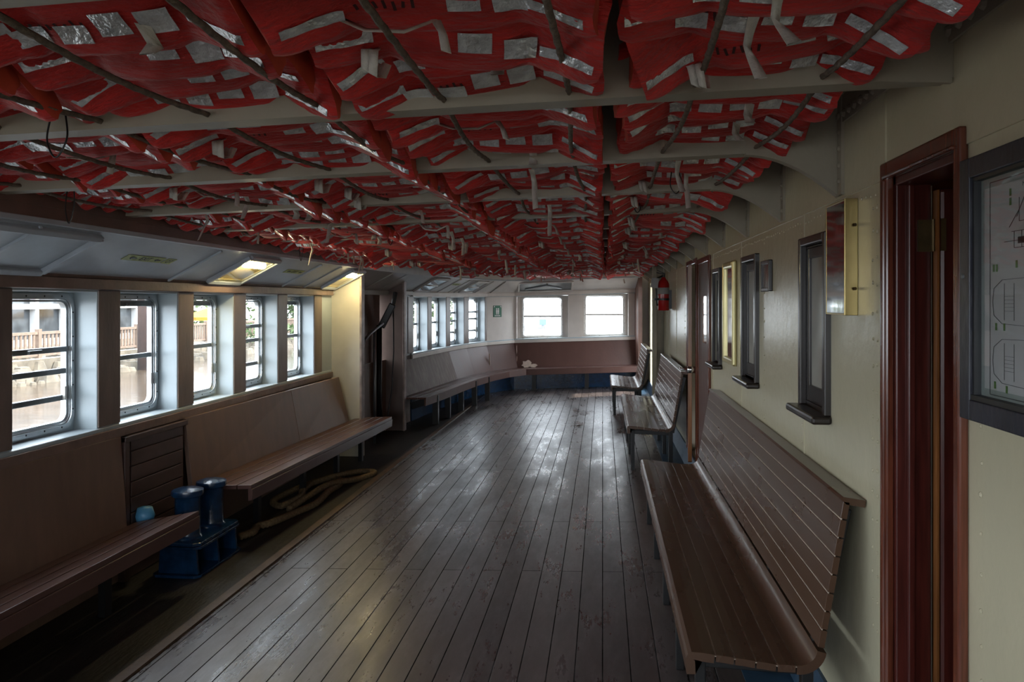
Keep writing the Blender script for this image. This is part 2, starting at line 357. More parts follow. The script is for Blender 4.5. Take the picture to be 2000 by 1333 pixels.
# cabin linings behind the openings
mb = MB(); mb.box(1.0, 2.3, 1.2, 1.23, -.05, 2.5); mb.box(1.0, 2.3, 3.0, 3.03, -.05, 2.5); mb.box(2.27, 2.3, 1.2, 3.03, -.05, 2.5); mb.box(.985, 2.3, 1.2, 3.03, 2.5, 2.53); mb.box(.985, 2.3, 1.2, 3.03, -.08, -.05)
struct(mb.build('wall_cabin', M['orange_room']), 'varnished lining of the cabin seen past the open near door', 'wall')
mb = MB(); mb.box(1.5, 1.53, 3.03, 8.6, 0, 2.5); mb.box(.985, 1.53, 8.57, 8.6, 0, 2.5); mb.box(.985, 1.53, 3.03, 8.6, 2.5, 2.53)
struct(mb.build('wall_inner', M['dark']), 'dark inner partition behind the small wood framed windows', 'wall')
# lower curved wall foot
mb = MB(); mb.hexa([(.80, -2.4, .0), (.875, -2.4, .0), (.875, 15, .0), (.80, 15, .0)], [(.862, -2.4, .16), (.875, -2.4, .16), (.875, 15, .16), (.862, 15, .16)])
struct(mb.build('baseboard_right', M['bluedeck']), 'blue painted foot of the cream wall', 'wall')

# ------------------------------------------------------------------ beams and knees
ZB = 2.20
BY = [2.05 + .905 * k for k in range(-3, 15)]
trim_no = 10
for k, yb in enumerate(BY):
    mb = MB()
    xs = [-2.62 + i * (XR + 2.62) / 10 for i in range(11)]
    def zb(x): return ZB + K * x
    for a, b in zip(xs[:-1], xs[1:]):
        mb.hexa([(a, yb - .006, zb(a)), (b, yb - .006, zb(b)), (b, yb + .006, zb(b)), (a, yb + .006, zb(a))],
                [(a, yb - .006, zb(a) + .27), (b, yb - .006, zb(b) + .27), (b, yb + .006, zb(b) + .27), (a, yb + .006, zb(a) + .27)])
        mb.hexa([(a, yb - .006, zb(a) - .012), (b, yb - .006, zb(b) - .012), (b, yb + .07, zb(b) - .012), (a, yb + .07, zb(a) - .012)],
                [(a, yb - .006, zb(a)), (b, yb - .006, zb(b)), (b, yb + .07, zb(b)), (a, yb + .07, zb(a))])
    if yb > 2.5 or yb < 1.5:
        R = []
        x0, z0, x1, z1 = XR - .345, zb(XR - .345) - .01, XR - .012, 2.045
        for i in range(13):
            t = i / 12; R.append((x0 + (x1 - x0) * math.sin(t * PI / 2) ** 1.0, z1 + (z0 - z1) * (1 - (1 - math.cos(t * PI / 2)))))
        # concave edge: leaves the beam level and drops to the wall
        R = [(x0 + (x1 - x0) * t, z0 - (z0 - z1) * (t ** 1.9)) for t in [i / 12 for i in range(13)]]
        poly = [(x, yb - .008, z) for x, z in R] + [(x1, yb - .008, 2.44), (x0, yb - .008, 2.44)]
        mb.prism(poly, (0, .014, 0))
        for (xa, za), (xb, zb_) in zip(R[:-1], R[1:]):
            mb.hexa([(xa, yb - .012, za - .008), (xb, yb - .012, zb_ - .008), (xb, yb + .03, zb_ - .008), (xa, yb + .03, za - .008)],
                    [(xa, yb - .012, za), (xb, yb - .012, zb_), (xb, yb + .03, zb_), (xa, yb + .03, za)])
        mb.box(XR - .018, XR - .004, yb - .055, yb + .008, 2.04, 2.44)
        for z in (2.09, 2.15, 2.21, 2.27, 2.33): mb.dome((XR - .018, yb - .032, z), (-1, 0, 0), .011, .009, n=8)
    else:
        mb.prism([(XR - .2, yb - .008, zb(XR - .2) - .01), (XR - .004, yb - .008, 2.2), (XR - .004, yb - .008, 2.44), (XR - .2, yb - .008, 2.44)], (0, .014, 0))
    struct(mb.build('trim_%d' % (trim_no + k), M['cream_beam']), None, 'beam')

# ------------------------------------------------------------------ hull side wall
mb = MB(); sweep(mb, rect(0, .03, -.12, .955), 0, 9); struct(mb.build('wall_left', M['panel']), 'brown lower hull side below the window sill', 'wall')
mb = MB(); sweep(mb, rect(0, .03, -.12, .955), 9, LAST); struct(mb.build('wall_far', M['panel_far']), 'red-brown lower end wall below the two wide windows', 'wall')
def sillset(i0, i1, s0, s1, nos, mtop, mtrim, msoff, mboard, far=False):
    mb = MB(); sweep(mb, rect(-.02, .2, .955, .98), i0, i1, 0, s0, s1); struct(mb.build('trim_%d' % nos[0], mtop, bevel=.006), 'painted window sill ledge', 'sill')
    mb = MB(); sweep(mb, rect(-.035, 0.0, .90, .958), i0, i1, 0, s0, s1); struct(mb.build('trim_%d' % nos[1], mtrim, bevel=.005), 'trim board under the window sill', 'trim')
    mb = MB(); sweep(mb, rect(0, .2, 1.80, 1.9), i0, i1, 0, s0, s1)
    struct(mb.build('trim_%d' % nos[2], mtop), 'header above the windows', 'trim')
    mb = MB(); sweep(mb, [(-.04, 1.812), (.01, 1.812), (.01, 1.875), (-.04, 1.875)], i0, i1, 0, s0, s1)
    sweep(mb, [(-.028, 1.876), (.01, 1.876), (.01, 1.905), (-.045, 1.905)], i0, i1, 0, s0, s1)
    struct(mb.build('trim_%d' % nos[3], mtrim, bevel=.004), 'moulding between windows and sloping soffit', 'trim')
    mb = MB(); sweep(mb, [(-.02, 1.885), (.0, 1.9), (-.42, 2.105), (-.43, 2.085)], i0, i1, 0, s0, s1)
    struct(mb.build('trim_%d' % nos[4], msoff), 'sloping soffit panel above the windows', 'soffit')
    mb = MB(); sweep(mb, [(-.455, 2.085), (-.42, 2.085), (-.42, 2.112), (-.455, 2.112)], i0, i1, 0, s0, s1)
    struct(mb.build('trim_%d' % nos[5], mtop if far else M['soffit_edge'], bevel=.004), 'pale batten at the top of the soffit', 'trim')
    mb = MB(); sweep(mb, [(-.45, 2.112), (-.42, 2.112), (-.40, 2.47), (-.47, 2.47)], i0, i1, 0, s0, s1)
    sweep(mb, [(-.458, 2.165), (-.43, 2.165), (-.43, 2.175), (-.458, 2.175)], i0, i1, 0, s0, s1)
    struct(mb.build('trim_%d' % nos[6], mboard), 'fascia board between soffit and deckhead', 'trim')
M['soffit_edge'] = mat('blue_grey_batten_paint', (0.46, 0.50, 0.55), 0.35, var=0.08)
sillset(0, 2, None, 8.3, range(40, 47), M['white'], M['trimbrown'], M['soffit'], M['board'])
M['soffit_far'] = mat('warm_grey_soffit_paint', (0.52, 0.50, 0.48), 0.42, var=0.06, bump=0.06, bscale=20)
sillset(4, LAST, 10.2 if False else None, None, range(50, 57), M['white'], M['offwhite'], M['soffit_far'], M['offwhite'], True)
# the stretch over the recess between the two partitions
mb = MB(); sweep(mb, [(-.02, 1.885), (.0, 1.9), (-.42, 2.105), (-.43, 2.085)], 2, 4); sweep(mb, rect(-.04, .2, 1.83, 1.885), 2, 4)
sweep(mb, [(-.455, 2.085), (-.42, 2.085), (-.42, 2.47), (-.47, 2.47)], 2, 4)
struct(mb.build('trim_58', M['soffit_far']), 'soffit over the recess between the partitions', 'soffit')
mb = MB(); sweep(mb, rect(.02, .2, .9, 1.9), 2, 3); 
struct(mb.build('wall_recess', M['board']), 'brown back wall of the recess between the partitions', 'wall')
mb = MB(); sweep(mb, rect(0, .2, .9, 1.9), 3, 4, 0, 10.1); struct(mb.build('wall_recess_end', M['white']), 'white pier beside the second partition', 'wall')

# soffit seams (battens lying on the soffit)
def soffit_pt(y, t, lift=0.0):       # t 0 lower edge .. 1 upper edge
    p, d = on_path(y); nrm = Vector((-d.y, d.x))
    n = -.022 + t * (-.41); z = 1.885 + t * .2
    q = p + nrm * (n - lift * .44); return Vector((q.x, q.y, z + K * q.x - lift * .9))
tn = 60
for yv in (0.55, 1.45, 2.35, 3.27, 4.98, 6.9, 9.2, 12.05, 12.85, 13.75):
    mb = MB(); mb.bar(soffit_pt(yv, .02, .006), soffit_pt(yv, .97, .006), .022, .014, up=(1, 0, -1))
    if yv > 4: mb.bar(soffit_pt(yv + .55, .02, .004), soffit_pt(yv + .55, .97, .004), .05, .008, up=(1, 0, -1))
    struct(mb.build('trim_%d' % tn, M['soffit_edge'] if yv < 9 else M['soffit_far'], bevel=.003), 'batten across the sloping soffit', 'trim'); tn += 1

# posts between the windows
POSTS = [(-1.04, -.82), (-.155, .065), (.73, .95), (1.615, 1.835), (2.5, 2.72), (3.38, 3.60), (4.27, 4.49), (5.15, 5.37), (6.0, 6.22), (6.875, 7.10), (7.80, 8.03)]
POSTS_FAR = [(10.83, 11.05), (11.69, 11.89), (12.58, 12.78), (13.40, 13.60), (14.18, 14.24)]
def seg_box(mb, y0, y1, n0, n1, z0, z1, m=0):
    (p0, d0), (p1, d1) = on_path(y0), on_path(y1)
    def q(p, d, n, z):
        r = p + Vector((-d.y, d.x)) * n; return (r.x, r.y, z + K * r.x)
    d0 = d1 = (p1 - p0).normalized()
    mb.hexa([q(p0, d0, n0, z0), q(p1, d1, n0, z0), q(p1, d1, n1, z0), q(p0, d0, n1, z0)], [q(p0, d0, n0, z1), q(p1, d1, n0, z1), q(p1, d1, n1, z1), q(p0, d0, n1, z1)], m)
for (a, b) in POSTS + POSTS_FAR:
    mb = MB(); seg_box(mb, a, b, 0.0, .2, .95, 1.82, 0)
    seg_box(mb, a + .004, b - .004, -.008, .002, .985, 1.81, 1)
    struct(mb.build('trim_%d' % tn, [M['white'], M['post']], bevel=.006), None, 'post'); tn += 1

# ------------------------------------------------------------------ sash windows in the hull side
def rrect(w, h, r, n=6):
    pts = []
    for cx, cz, a0 in ((w / 2 - r, h / 2 - r, 0), (-w / 2 + r, h / 2 - r, PI / 2), (-w / 2 + r, -h / 2 + r, PI), (w / 2 - r, -h / 2 + r, 1.5 * PI)):
        for i in range(n + 1):
            a = a0 + i * PI / 2 / n; pts.append((cx + r * math.cos(a), cz + r * math.sin(a)))
    return pts
def ring(mb, outer, inner, y0, y1, m=0, cx=0, cz=0):
    n = len(outer)
    def P(q, y): return (q[0] + cx, y, q[1] + cz)
    mb.add([P(q, y0) for q in outer] + [P(q, y0) for q in inner] + [P(q, y1) for q in outer] + [P(q, y1) for q in inner],
           sum([[(i, (i + 1) % n, n + (i + 1) % n, n + i), (2 * n + i, 3 * n + i, 3 * n + (i + 1) % n, 2 * n + (i + 1) % n),
                 (n + i, n + (i + 1) % n, 3 * n + (i + 1) % n, 3 * n + i), (i, 2 * n + i, 2 * n + (i + 1) % n, (i + 1) % n)] for i in range(n)], []), m)
win_no = 1
def sash_window(mid, d, ow, oh, zc, rails, style='alu', w=None, h=None, label=None):
    """mid: plan point on the front plane; local X along the wall, Y outward, Z up"""
    global win_no
    ang = math.atan2(d.y, d.x)
    zc = zc + K * (mid.x)
    root = empty('window_%d' % win_no, (mid.x, mid.y, zc), ang, label, 'window', None, 'structure'); win_no += 1
    w = w or ow - .05; h = h or oh - .06
    mb = MB()
    sq = lambda ww, hh: [(px * ww / 2 if abs(px) else 0, pz * hh / 2) for px, pz in []]
    inner = rrect(w - .01, h - .01, .075)
    # plate around the frame: outer rectangle sampled to match
    outer = [(max(-ow / 2, min(ow / 2, x * 50)), max(-oh / 2, min(oh / 2, z * 50))) for x, z in rrect(ow, oh, .001)]
    ring(mb, outer, inner, .15, .2)
    mb.build('surround', M['white'] if style == 'alu' else M['offwhite'], root)
    fm = M['alu'] if style == 'alu' else M['alu_white']
    mb = MB()
    ring(mb, rrect(w + .02, h + .02, .085), rrect(w - .03, h - .03, .07), .135, .150)
    ring(mb, rrect(w - .022, h - .022, .07), rrect(w - .045, h - .045, .06), .145, .185)
    ring(mb, rrect(w - .05, h - .05, .06), rrect(w - .075, h - .075, .05), .155, .19)
    k = 0
    for i in range(5):
        for sx in (-1, 1): mb.dome((sx * (w / 2 - .005), .135, -h / 2 + .1 + i * (h - .2) / 4), (0, -1, 0), .006, .004, 1)
    for i in range(4):
        for sz in (-1, 1): mb.dome((-w / 2 + .1 + i * (w - .2) / 3, .135, sz * (h / 2 - .005)), (0, -1, 0), .006, .004, 1)
    mb.build('frame', [fm, M['black']], root, smooth=True, auto=35)
    for t, deep in rails:
        mb = MB(); z = h / 2 - .03 - t * (h - .06)
        mb.box(-w / 2 + .035, w / 2 - .035, .148 + .012 * deep, .178 + .012 * deep, z - .016, z + .016)
        if deep == 0 and style == 'alu':
            mb.box(-.05, .05, .13, .15, z - .014, z + .008)
        mb.build('sash_rail', M['steel_grey'] if style == 'alu' else fm, root, bevel=.004)
    mb = MB(); p = rrect(w - .06, h - .06, .06)
    mb.add([(x, .176, z) for x, z in p], [tuple(range(len(p)))]); mb.build('pane', M['glass'], root, fix=False)
    if style == 'alu':
        mb = MB(); mb.box(w / 2 - .062, w / 2 - .044, .142, .16, -h / 2 + .16, -h / 2 + .24); mb.build('latch', M['alu_white'], root, bevel=.002)
    return root
M['steel_grey'] = mat('grey_sash_rail', (0.20, 0.215, 0.225), 0.35, metal=0.5)
RAILS = {3.6: [(.40, 0), (.58, 1), (.80, 1)], 4.49: [(.53, 1), (.03, 0)], 5.37: [(.5, 1), (.03, 1)], 6.22: [(.32, 0), (.5, 1), (.8, 1)], 7.1: [(.5, 1), (.03, 1)], 8.03: [(.3, 0), (.47, 1), (.76, 1)]}
DESC = {2.72: 'partly seen sash window nearest the viewer', 3.6: 'near sash window showing the white lakeside building', 4.49: 'sash window showing the brown timber post', 5.37: 'sash window showing the yellow umbrella', 6.22: 'sash window with three rails and pale tree edge', 7.1: 'sash window showing a white pole'}
for (a0, a), (b, b1) in zip(POSTS[:-1], POSTS[1:]):
    m0, d = on_path((a + b) / 2)
    sash_window(m0, d, b - a, .835, 1.39, RAILS.get(a, [(.45, 0), (.6, 1)]), label=DESC.get(a, 'aluminium sash window in the hull side behind the viewer'))
m0, d = on_path(8.17)
mb = MB(); seg_box(mb, 8.03, 8.34, 0.0, .2, .95, 1.82); struct(mb.build('wall_pier', M['white']), 'white pier beside the first partition', 'wall')
FR = [[(.5, 1)], [(.5, 1)], [(.3, 0), (.5, 1), (.78, 1)], [(.3, 0), (.48, 1), (.78, 1)]]
for i, ((a0, a), (b, b1)) in enumerate(zip(POSTS_FAR[:-1], POSTS_FAR[1:])):
    p0, _ = on_path(a); p1, _ = on_path(b); d = (p1 - p0).normalized()
    sash_window((p0 + p1) / 2, d, (p1 - p0).length, .835, 1.39, FR[i], label=['first', 'second', 'third', 'fourth'][i] + ' narrow sash window past the recess')
# end-wall windows and wall pieces
A0, D0 = Vector(PATH[9]), dirs(9)
def far_x(x): t = (x - A0.x) / D0.x; return A0 + D0 * t
def far_box(mb, x0, x1, n0, n1, z0, z1, m=0):
    p0, p1 = far_x(x0), far_x(x1); nr = Vector((-D0.y, D0.x))
    def q(p, n, z): r = p + nr * n; return (r.x, r.y, z + K * r.x)
    mb.hexa([q(p0, n0, z0), q(p1, n0, z0), q(p1, n1, z0), q(p0, n1, z0)], [q(p0, n0, z1), q(p1, n0, z1), q(p1, n1, z1), q(p0, n1, z1)], m)
mb = MB()
sweep(mb, rect(0, .2, .95, 1.82), 8, 9)
far_box(mb, -1.72, -1.66, 0, .2, .95, 1.82); far_box(mb, -.66, -.40, 0, .2, .95, 1.82); far_box(mb, .50, .62, 0, .2, .95, 1.82)
struct(mb.build('wall_far_upper', M['offwhite']), 'off-white piers around the two wide end windows', 'wall')
sash_window(far_x(-1.16), D0, 1.0, .85, 1.385, [(.48, 1)], 'white', w=.80, h=.80, label='wide end window showing the small crane')
sash_window(far_x(.05), D0, .9, .85, 1.385, [(.48, 1)], 'white', w=.80, h=.80, label='wide end window beside the dark corner post')
mb = MB(); far_box(mb, .625, .70, -.45, .1, 0, 2.1); struct(mb.build('trim_90', M['board']), 'dark brown corner post at the end of the cream wall', 'post')
mb = MB(); far_box(mb, .64, .99, .02, .2, -.1, 2.5); struct(mb.build('wall_far_corner', M['offwhite']), 'corner of the end wall', 'wall')

# ------------------------------------------------------------------ partitions beside the recess
def partition(name, y, x0, x1, th, label, m_near, m_edge):
    mb = MB()
    x1s = x1; zt0 = 1.9
    # sloping head under the soffit
    pts = [(x0, -.09 + .0), (x1, -.085), (x1, 2.03), (x0, 1.83)]
    poly = [(x, y, z) for x, z in pts]
    mb.prism(poly, (0, th, 0), 0)
    mb.box(x1 - .002, x1 + .022, y - .035, y + th + .035, -.085, 2.03, 1)
    return struct(mb.build(name, [m_near, m_edge], bevel=.004), label, 'wall')
M['warmwhite'] = mat('warm_white_partition_paint', (0.64, 0.60, 0.50), 0.4, var=0.05)
M['edgepaint'] = mat('chipped_mauve_edge_paint', (0.36, 0.28, 0.25), 0.45, var=0.3, vscale=10, bump=0.2)
partition('wall_partition', 8.34, -3.2, -2.69, .04, 'warm white partition closing the first window bay', M['warmwhite'], M['edgepaint'])
M['browngrey'] = mat('brown_grey_partition_paint', (0.19, 0.14, 0.12), 0.5, var=0.1)
partition('wall_partition_second', 10.1, -3.05, -2.665, .04, 'brown partition with pale edge beyond the recess', M['browngrey'], M['edgepaint'])

# recess fittings
mb = MB(); 
for i in range(11): mb.box(-2.945 + .0, -2.915, 8.55, 9.15, 1.49 + i * .03, 1.508 + i * .03)
mb.box(-2.96, -2.945, 8.5, 9.2, 1.46, 1.83, 1)
o = mb.build('louvre_vent', [M['grey'], M['dark']]); tag(o, 'grey louvred vent high in the dark recess', 'vent')
t = empty('pipe_rail', (0, 0, 0), 0, 'curved steel pipe rail standing in the recess', 'rail')
mb = MB(); mb.tube([(-2.80, 8.75, -.08), (-2.80, 8.75, 1.1), (-2.79, 8.8, 1.2), (-2.77, 8.95, 1.27), (-2.73, 9.35, 1.38)], .018, 10); mb.build('bent_pipe', M['steel_grey'], t, smooth=True)
mb = MB(); mb.tube([(-2.76, 9.1, -.08), (-2.76, 9.1, 1.3)], .016, 10); mb.build('upright', M['steel_grey'], t, smooth=True)
mb = MB(); mb.tube([(-2.8, 8.75, .22), (-2.76, 9.1, .22)], .012, 8); mb.build('rung', M['steel'], t, smooth=True)
t = empty('hose_arm', (0, 0, 0), 0, 'black hinged arm and hanging hose in the recess', 'pipe')
mb = MB(); mb.bar((-2.87, 9.75, 1.32), (-2.72, 9.78, 1.62), .1, .09); mb.bar((-2.72, 9.78, 1.6), (-2.69, 9.8, 1.78), .05, .05); mb.build('arm', M['black'], t, bevel=.012)
mb = MB(); mb.tube([(-2.88, 9.7, -.08), (-2.88, 9.7, 1.35)], .035, 10); mb.build('standpipe', M['black'], t, smooth=True)
mb = MB(); mb.tube([(-2.715, 9.78, 1.6), (-2.715, 9.8, 1.0), (-2.74, 9.8, .5), (-2.81, 9.78, .05), (-2.84, 9.75, -.05), (-2.85, 9.66, .4), (-2.85, 9.65, 1.1)], .009, 6); mb.build('hose', M['black'], t, smooth=True)

# ------------------------------------------------------------------ light boxes in the soffit
def light_box(y0, y1, lit, label, t0=.1, t1=.92):
    root = empty('soffit_light', tuple(soffit_pt((y0 + y1) / 2, .5)), 0, label, 'light', 'light boxes along the sloping soffit')
    inv = root.location
    def L(y, t, lift): return soffit_pt(y, t, lift) - inv
    mb = MB()
    for a, b in (((y0, t0), (y1, t0)), ((y1, t0), (y1, t1)), ((y1, t1), (y0, t1)), ((y0, t1), (y0, t0))):
        mb.bar(L(*a, .014), L(*b, .014), .035, .03, up=(1, 0, -1))
    mb.build('frame', M['soffit_edge'] if y0 < 9 else M['soffit_far'], root, bevel=.005)
    mb = MB()
    q = [L(y0 + .02, t0 + .04, .002), L(y1 - .02, t0 + .04, .002), L(y1 - .02, t1 - .04, .002), L(y0 + .02, t1 - .04, .002)]
    mb.add(q, [(0, 1, 2, 3)]); mb.build('backing', M['frost'] if lit else (M['soffit_edge'] if y0 < 9 else M['tube_off']), root, fix=False)
    if lit:
        mb = MB(); p0, p1 = L(y0 + .06, .74, .016), L(y1 - .16, .74, .016)
        mb.tube([p0, p1], .03, 10); mb.build('tube', M['tube'], root, smooth=True)
        mb = MB()
        for tt in (t0 + .07, t1 - .07): mb.bar(L(y0 + .03, tt, .012), L(y1 - .03, tt, .012), .018, .012, up=(1, 0, -1))
        mb.bar(L(y1 - .035, t0 + .06, .012), L(y1 - .035, t1 - .06, .012), .018, .012, up=(1, 0, -1))
        mb.build('inner_frame', M['gold'], root, bevel=.002)
    elif y0 > 9:
        mb = MB(); mb.tube([L(y0 + .07, .5, .014), L(y1 - .07, .5, .014)], .016, 8); mb.build('tube', M['alu_white'], root, smooth=True)
    if y0 < 5: return root
    mb = MB(); mb.add([L(y0 + .015, t0 + .03, .018), L(y1 - .015, t0 + .03, .018), L(y1 - .015, t1 - .03, .018), L(y0 + .015, t1 - .03, .018)], [(0, 1, 2, 3)])
    mb.build('cover', M['glass'], root, fix=False)
    return root
light_box(2.75, 3.72, False, 'unlit grey soffit box nearest the viewer')
light_box(5.46, 5.98, True, 'larger lit soffit light with glowing yellow tube')
light_box(7.86, 8.31, True, 'smaller lit soffit light beside the warm white partition')
light_box(10.9, 11.55, False, 'pale blue unlit soffit light just past the recess')
light_box(13.0, 13.6, False, 'unlit soffit light before the green sign')
root = empty('soffit_light', (0, 0, 0), 0, 'wide unlit soffit light above the end window', 'light', 'light boxes along the sloping soffit')
def far_soff(x, t, lift=0):
    p = far_x(x); nr = Vector((-D0.y, D0.x)); q = p + nr * (-.022 - t * .41 - lift * .44); return Vector((q.x, q.y, 1.885 + t * .2 + K * q.x - lift * .9))
mb = MB()
for a, b in (((-1.62, .12), (-.6, .12)), ((-.6, .12), (-.6, .9)), ((-.6, .9), (-1.62, .9)), ((-1.62, .9), (-1.62, .12))):
    mb.bar(far_soff(*a, .012), far_soff(*b, .012), .035, .03, up=(0, 1, -1))
mb.build('frame', M['soffit_far'], root, bevel=.004)
mb = MB(); mb.add([far_soff(-1.6, .15, .006), far_soff(-.62, .15, .006), far_soff(-.62, .87, .006), far_soff(-1.6, .87, .006)], [(0, 1, 2, 3)]); mb.build('backing', M['steel_grey'], root, fix=False)
mb = MB(); mb.tube([far_soff(-1.5, .3, .02), far_soff(-1.1, .6, .02), far_soff(-.8, .3, .02)], .014, 8); mb.build('tube', M['tube_off'], root, smooth=True)

# ------------------------------------------------------------------ exit strips and the green sign
def text(body, size, mtl, parent, mw, align='CENTER', ext=.0004):
    cu = bpy.data.curves.new('lettering', 'FONT'); cu.body = body; cu.size = size; cu.align_x = align; cu.align_y = 'CENTER'; cu.extrude = ext
    o = bpy.data.objects.new('lettering', cu); COL.objects.link(o); cu.materials.append(mtl)
    bpy.context.view_layer.update()
    me = bpy.data.meshes.new_from_object(o.evaluated_get(bpy.context.evaluated_depsgraph_get())); bpy.data.objects.remove(o); bpy.data.curves.remove(cu)
    o = bpy.data.objects.new('lettering', me); COL.objects.link(o)
    if not me.materials: me.materials.append(mtl)
    o.parent = parent; o.matrix_local = mw; return o
def frame_on_soffit(y, t):
    p, d = on_path(y); c = soffit_pt(y, t, .001)
    X = Vector((d.x, d.y, 0)); U = (soffit_pt(y, t + .1) - soffit_pt(y, t)).normalized(); Nn = X.cross(U).normalized()
    return Matrix(((X.x, U.x, Nn.x, c.x), (X.y, U.y, Nn.y, c.y), (X.z, U.z, Nn.z, c.z), (0, 0, 0, 1)))
def arrow(mb, cx, cy, s, m=0):
    mb.prism([(cx - s, cy, .003), (cx - s * .2, cy + s * .55, .003), (cx - s * .2, cy + s * .2, .003), (cx + s, cy + s * .2, .003), (cx + s, cy - s * .2, .003), (cx - s * .2, cy - s * .2, .003), (cx - s * .2, cy - s * .55, .003)], (0, 0, .0006), m)
def exit_strip(y, t, full, label):
    root = empty('exit_strip', (0, 0, 0), 0, label, 'sign', 'glow strips on the sloping soffit'); root.matrix_world = frame_on_soffit(y, t)
    mb = MB(); mb.box(-.26, .13, -.03, .03, .0, .002)
    if full: mb.hexa([(.15, -.032, 0), (.255, -.036, 0), (.26, .026, 0), (.16, .028, 0)], [(.15, -.032, .002), (.255, -.036, .002), (.26, .026, .002), (.16, .028, .002)])
    mb.build('strip', M['lum'], root)
    mb = MB(); arrow(mb, -.18, 0, .035); arrow(mb, .07, 0, .032); mb.build('arrow_marks', M['inkblack'], root)
    text('EXIT', .055, M['inkblack'], root, Matrix.Translation((-.055, 0, .0035)))
    if full: text('OT', .05, M['inkblack'], root, Matrix.Translation((.205, -.004, .0035)))
exit_strip(4.42, .55, True, 'torn yellow-green exit strip above the near windows')
exit_strip(6.68, .6, False, 'small exit strip between the two lit soffit lights')
exit_strip(12.35, .6, False, 'pale exit strip on the soffit past the recess')
# paint drips / patches on the soffit belong to it; the green safety sign
c = Vector(PATH[8]).lerp(Vector(PATH[9]), .40); d = dirs(8)
root = empty('safety_sign', (c.x, c.y, 1.53 + K * c.x), math.atan2(d.y, d.x), 'green safety sign with white figures on the off-white panel', 'sign')
mb = MB(); mb.box(-.115, .115, -.006, 0, -.11, .11); mb.build('plate', M['green'], root)
mb = MB()
for sx in (-1, 1):
    mb.dome((sx * .024, -.006, .045), (0, -1, 0), .017, .002, n=10)
    mb.box(sx * .024 - .018, sx * .024 + .018, -.008, -.006, -.02, .027); mb.box(sx * .024 - .016, sx * .024 - .004, -.008, -.006, -.06, -.02); mb.box(sx * .024 + .004, sx * .024 + .016, -.008, -.006, -.06, -.02)
    mb.prism([(sx * .1, -.006, .1), (sx * .1, -.006, .068), (sx * .068, -.006, .1)], (0, -.002, 0)); 
for i in range(6): mb.box(-.075 + i * .026, -.059 + i * .026, -.008, -.006, -.095, -.072)
mb.build('pictogram', M['signwhite'], root)

# ------------------------------------------------------------------ benches against the cream wall
def slatted_bench(name, y0, y1, legs, label, dx=0.0, ztop=1.0, dback=0.0):
    root = empty(name, (0, (y0 + y1) / 2, K * .5), 0, label, 'bench', 'slatted benches along the cream wall')
    ym = (y0 + y1) / 2; zz = K * .5
    def mk(prof, mb, m=0, th=.024, e=0.0):
        # prof: polyline (x,z) of the upper face; thickness below
        n = len(prof); up = []
        for i in range(n):
            a = Vector(prof[max(0, i - 1)]); b = Vector(prof[min(n - 1, i + 1)]); t = (b - a).normalized(); up.append(Vector((-t.y, t.x)))
        top = [Vector(p) for p in prof]; bot = [t - u * th for t, u in zip(top, up)]
        loop = top + bot[::-1]
        mb.loft([[(p.x + dx, yy - ym, p.y - zz) for p in loop] for yy in (y0 + e, y1 - e)], m)
    # seat: nose slat then four more
    sx = [.295, .383, .447, .517, .585, .648]
    def zs(x): return .452 - .028 * min(1, max(0, (x - .33) / .25))
    mb = MB()
    mk([(.286, .375), (.284, .43), (.29, .445), (.302, .452), (.34, zs(.34)), (.380, zs(.38))], mb, 0, .03)
    for a, b in zip(sx[1:-1], sx[2:]):
        mk([(a + .002, zs(a)), ((a + b) / 2, zs((a + b) / 2) + .001), (b - .002, zs(b))], mb)
    for a in sx[1:-1]: mk([(a - .004, zs(a) - .0025), (a + .004, zs(a) - .0025)], mb, 1, .004)
    mk([(sx[-1] - .003, zs(.648) - .003), (sx[-1] + .003, zs(.648) - .003)], mb, 1, .004)
    mb.build('seat', [M['bench'], M['groove']], root, bevel=.0016, seg=1)
    # cove joining seat and back
    bx0, bz0 = .712 , .465; bx1, bz1 = .80 + dback, ztop
    mb = MB(); c = [(.65, zs(.65))]
    for i in range(9):
        a = -PI / 2 + i * (PI / 2 - .14) / 8; c.append((.655 + .062 * math.cos(a), .486 + .062 * math.sin(a)))
    mk(c, mb, 0, .03); mb.build('cove', M['bench'], root, smooth=True, auto=40)
    # back
    mb = MB(); n = 8
    for i in range(n):
        p = Vector((.717, .488)).lerp(Vector((bx1, bz1)), i / n); q = Vector((.717, .488)).lerp(Vector((bx1, bz1)), (i + 1) / n); g = (q - p).normalized() * .0022
        mk([tuple(p + g), tuple((p + q) / 2), tuple(q - g)], mb, 0, .022)
        if i: mk([tuple(p - g * 1.9 + Vector((.0025, 0))), tuple(p + g * 1.9 + Vector((.0025, 0)))], mb, 1, .004)
    mb.build('backrest', [M['bench'], M['groove']], root, bevel=.0016, seg=1)
    mb = MB(); mk([(bx1 - .008, bz1 + .004), (bx1 + .0, bz1 + .012), (min(.872, bx1 + .075), bz1 + .002)], mb, 0, .024); mb.build('top_ledge', M['bench'], root, bevel=.004)
    # frames: each leg a mesh of its own
    for ly in legs:
        mb = MB(); mb.box(.325 + dx, .36 + dx, ly - .02 - ym, ly + .02 - ym, K * .34 - zz, .40 - zz); mb.build('leg', M['black'], root, bevel=.003)
        mb = MB(); mb.box(.685 + dx, .725 + dx, ly - .02 - ym, ly + .02 - ym, K * .7 - zz, .42 - zz); mb.build('leg', M['black'], root, bevel=.003)
        mb = MB(); mb.bar((.33 + dx, ly - ym, .385 - zz), (.70 + dx, ly - ym, .375 - zz), .035, .04); mb.bar((.72 + dx, ly - ym, .38 - zz), (bx1 + .035 + dx, ly - ym, bz1 - .05 - zz), .035, .035); mb.build('bracket', M['black'], root, bevel=.003)
    return root
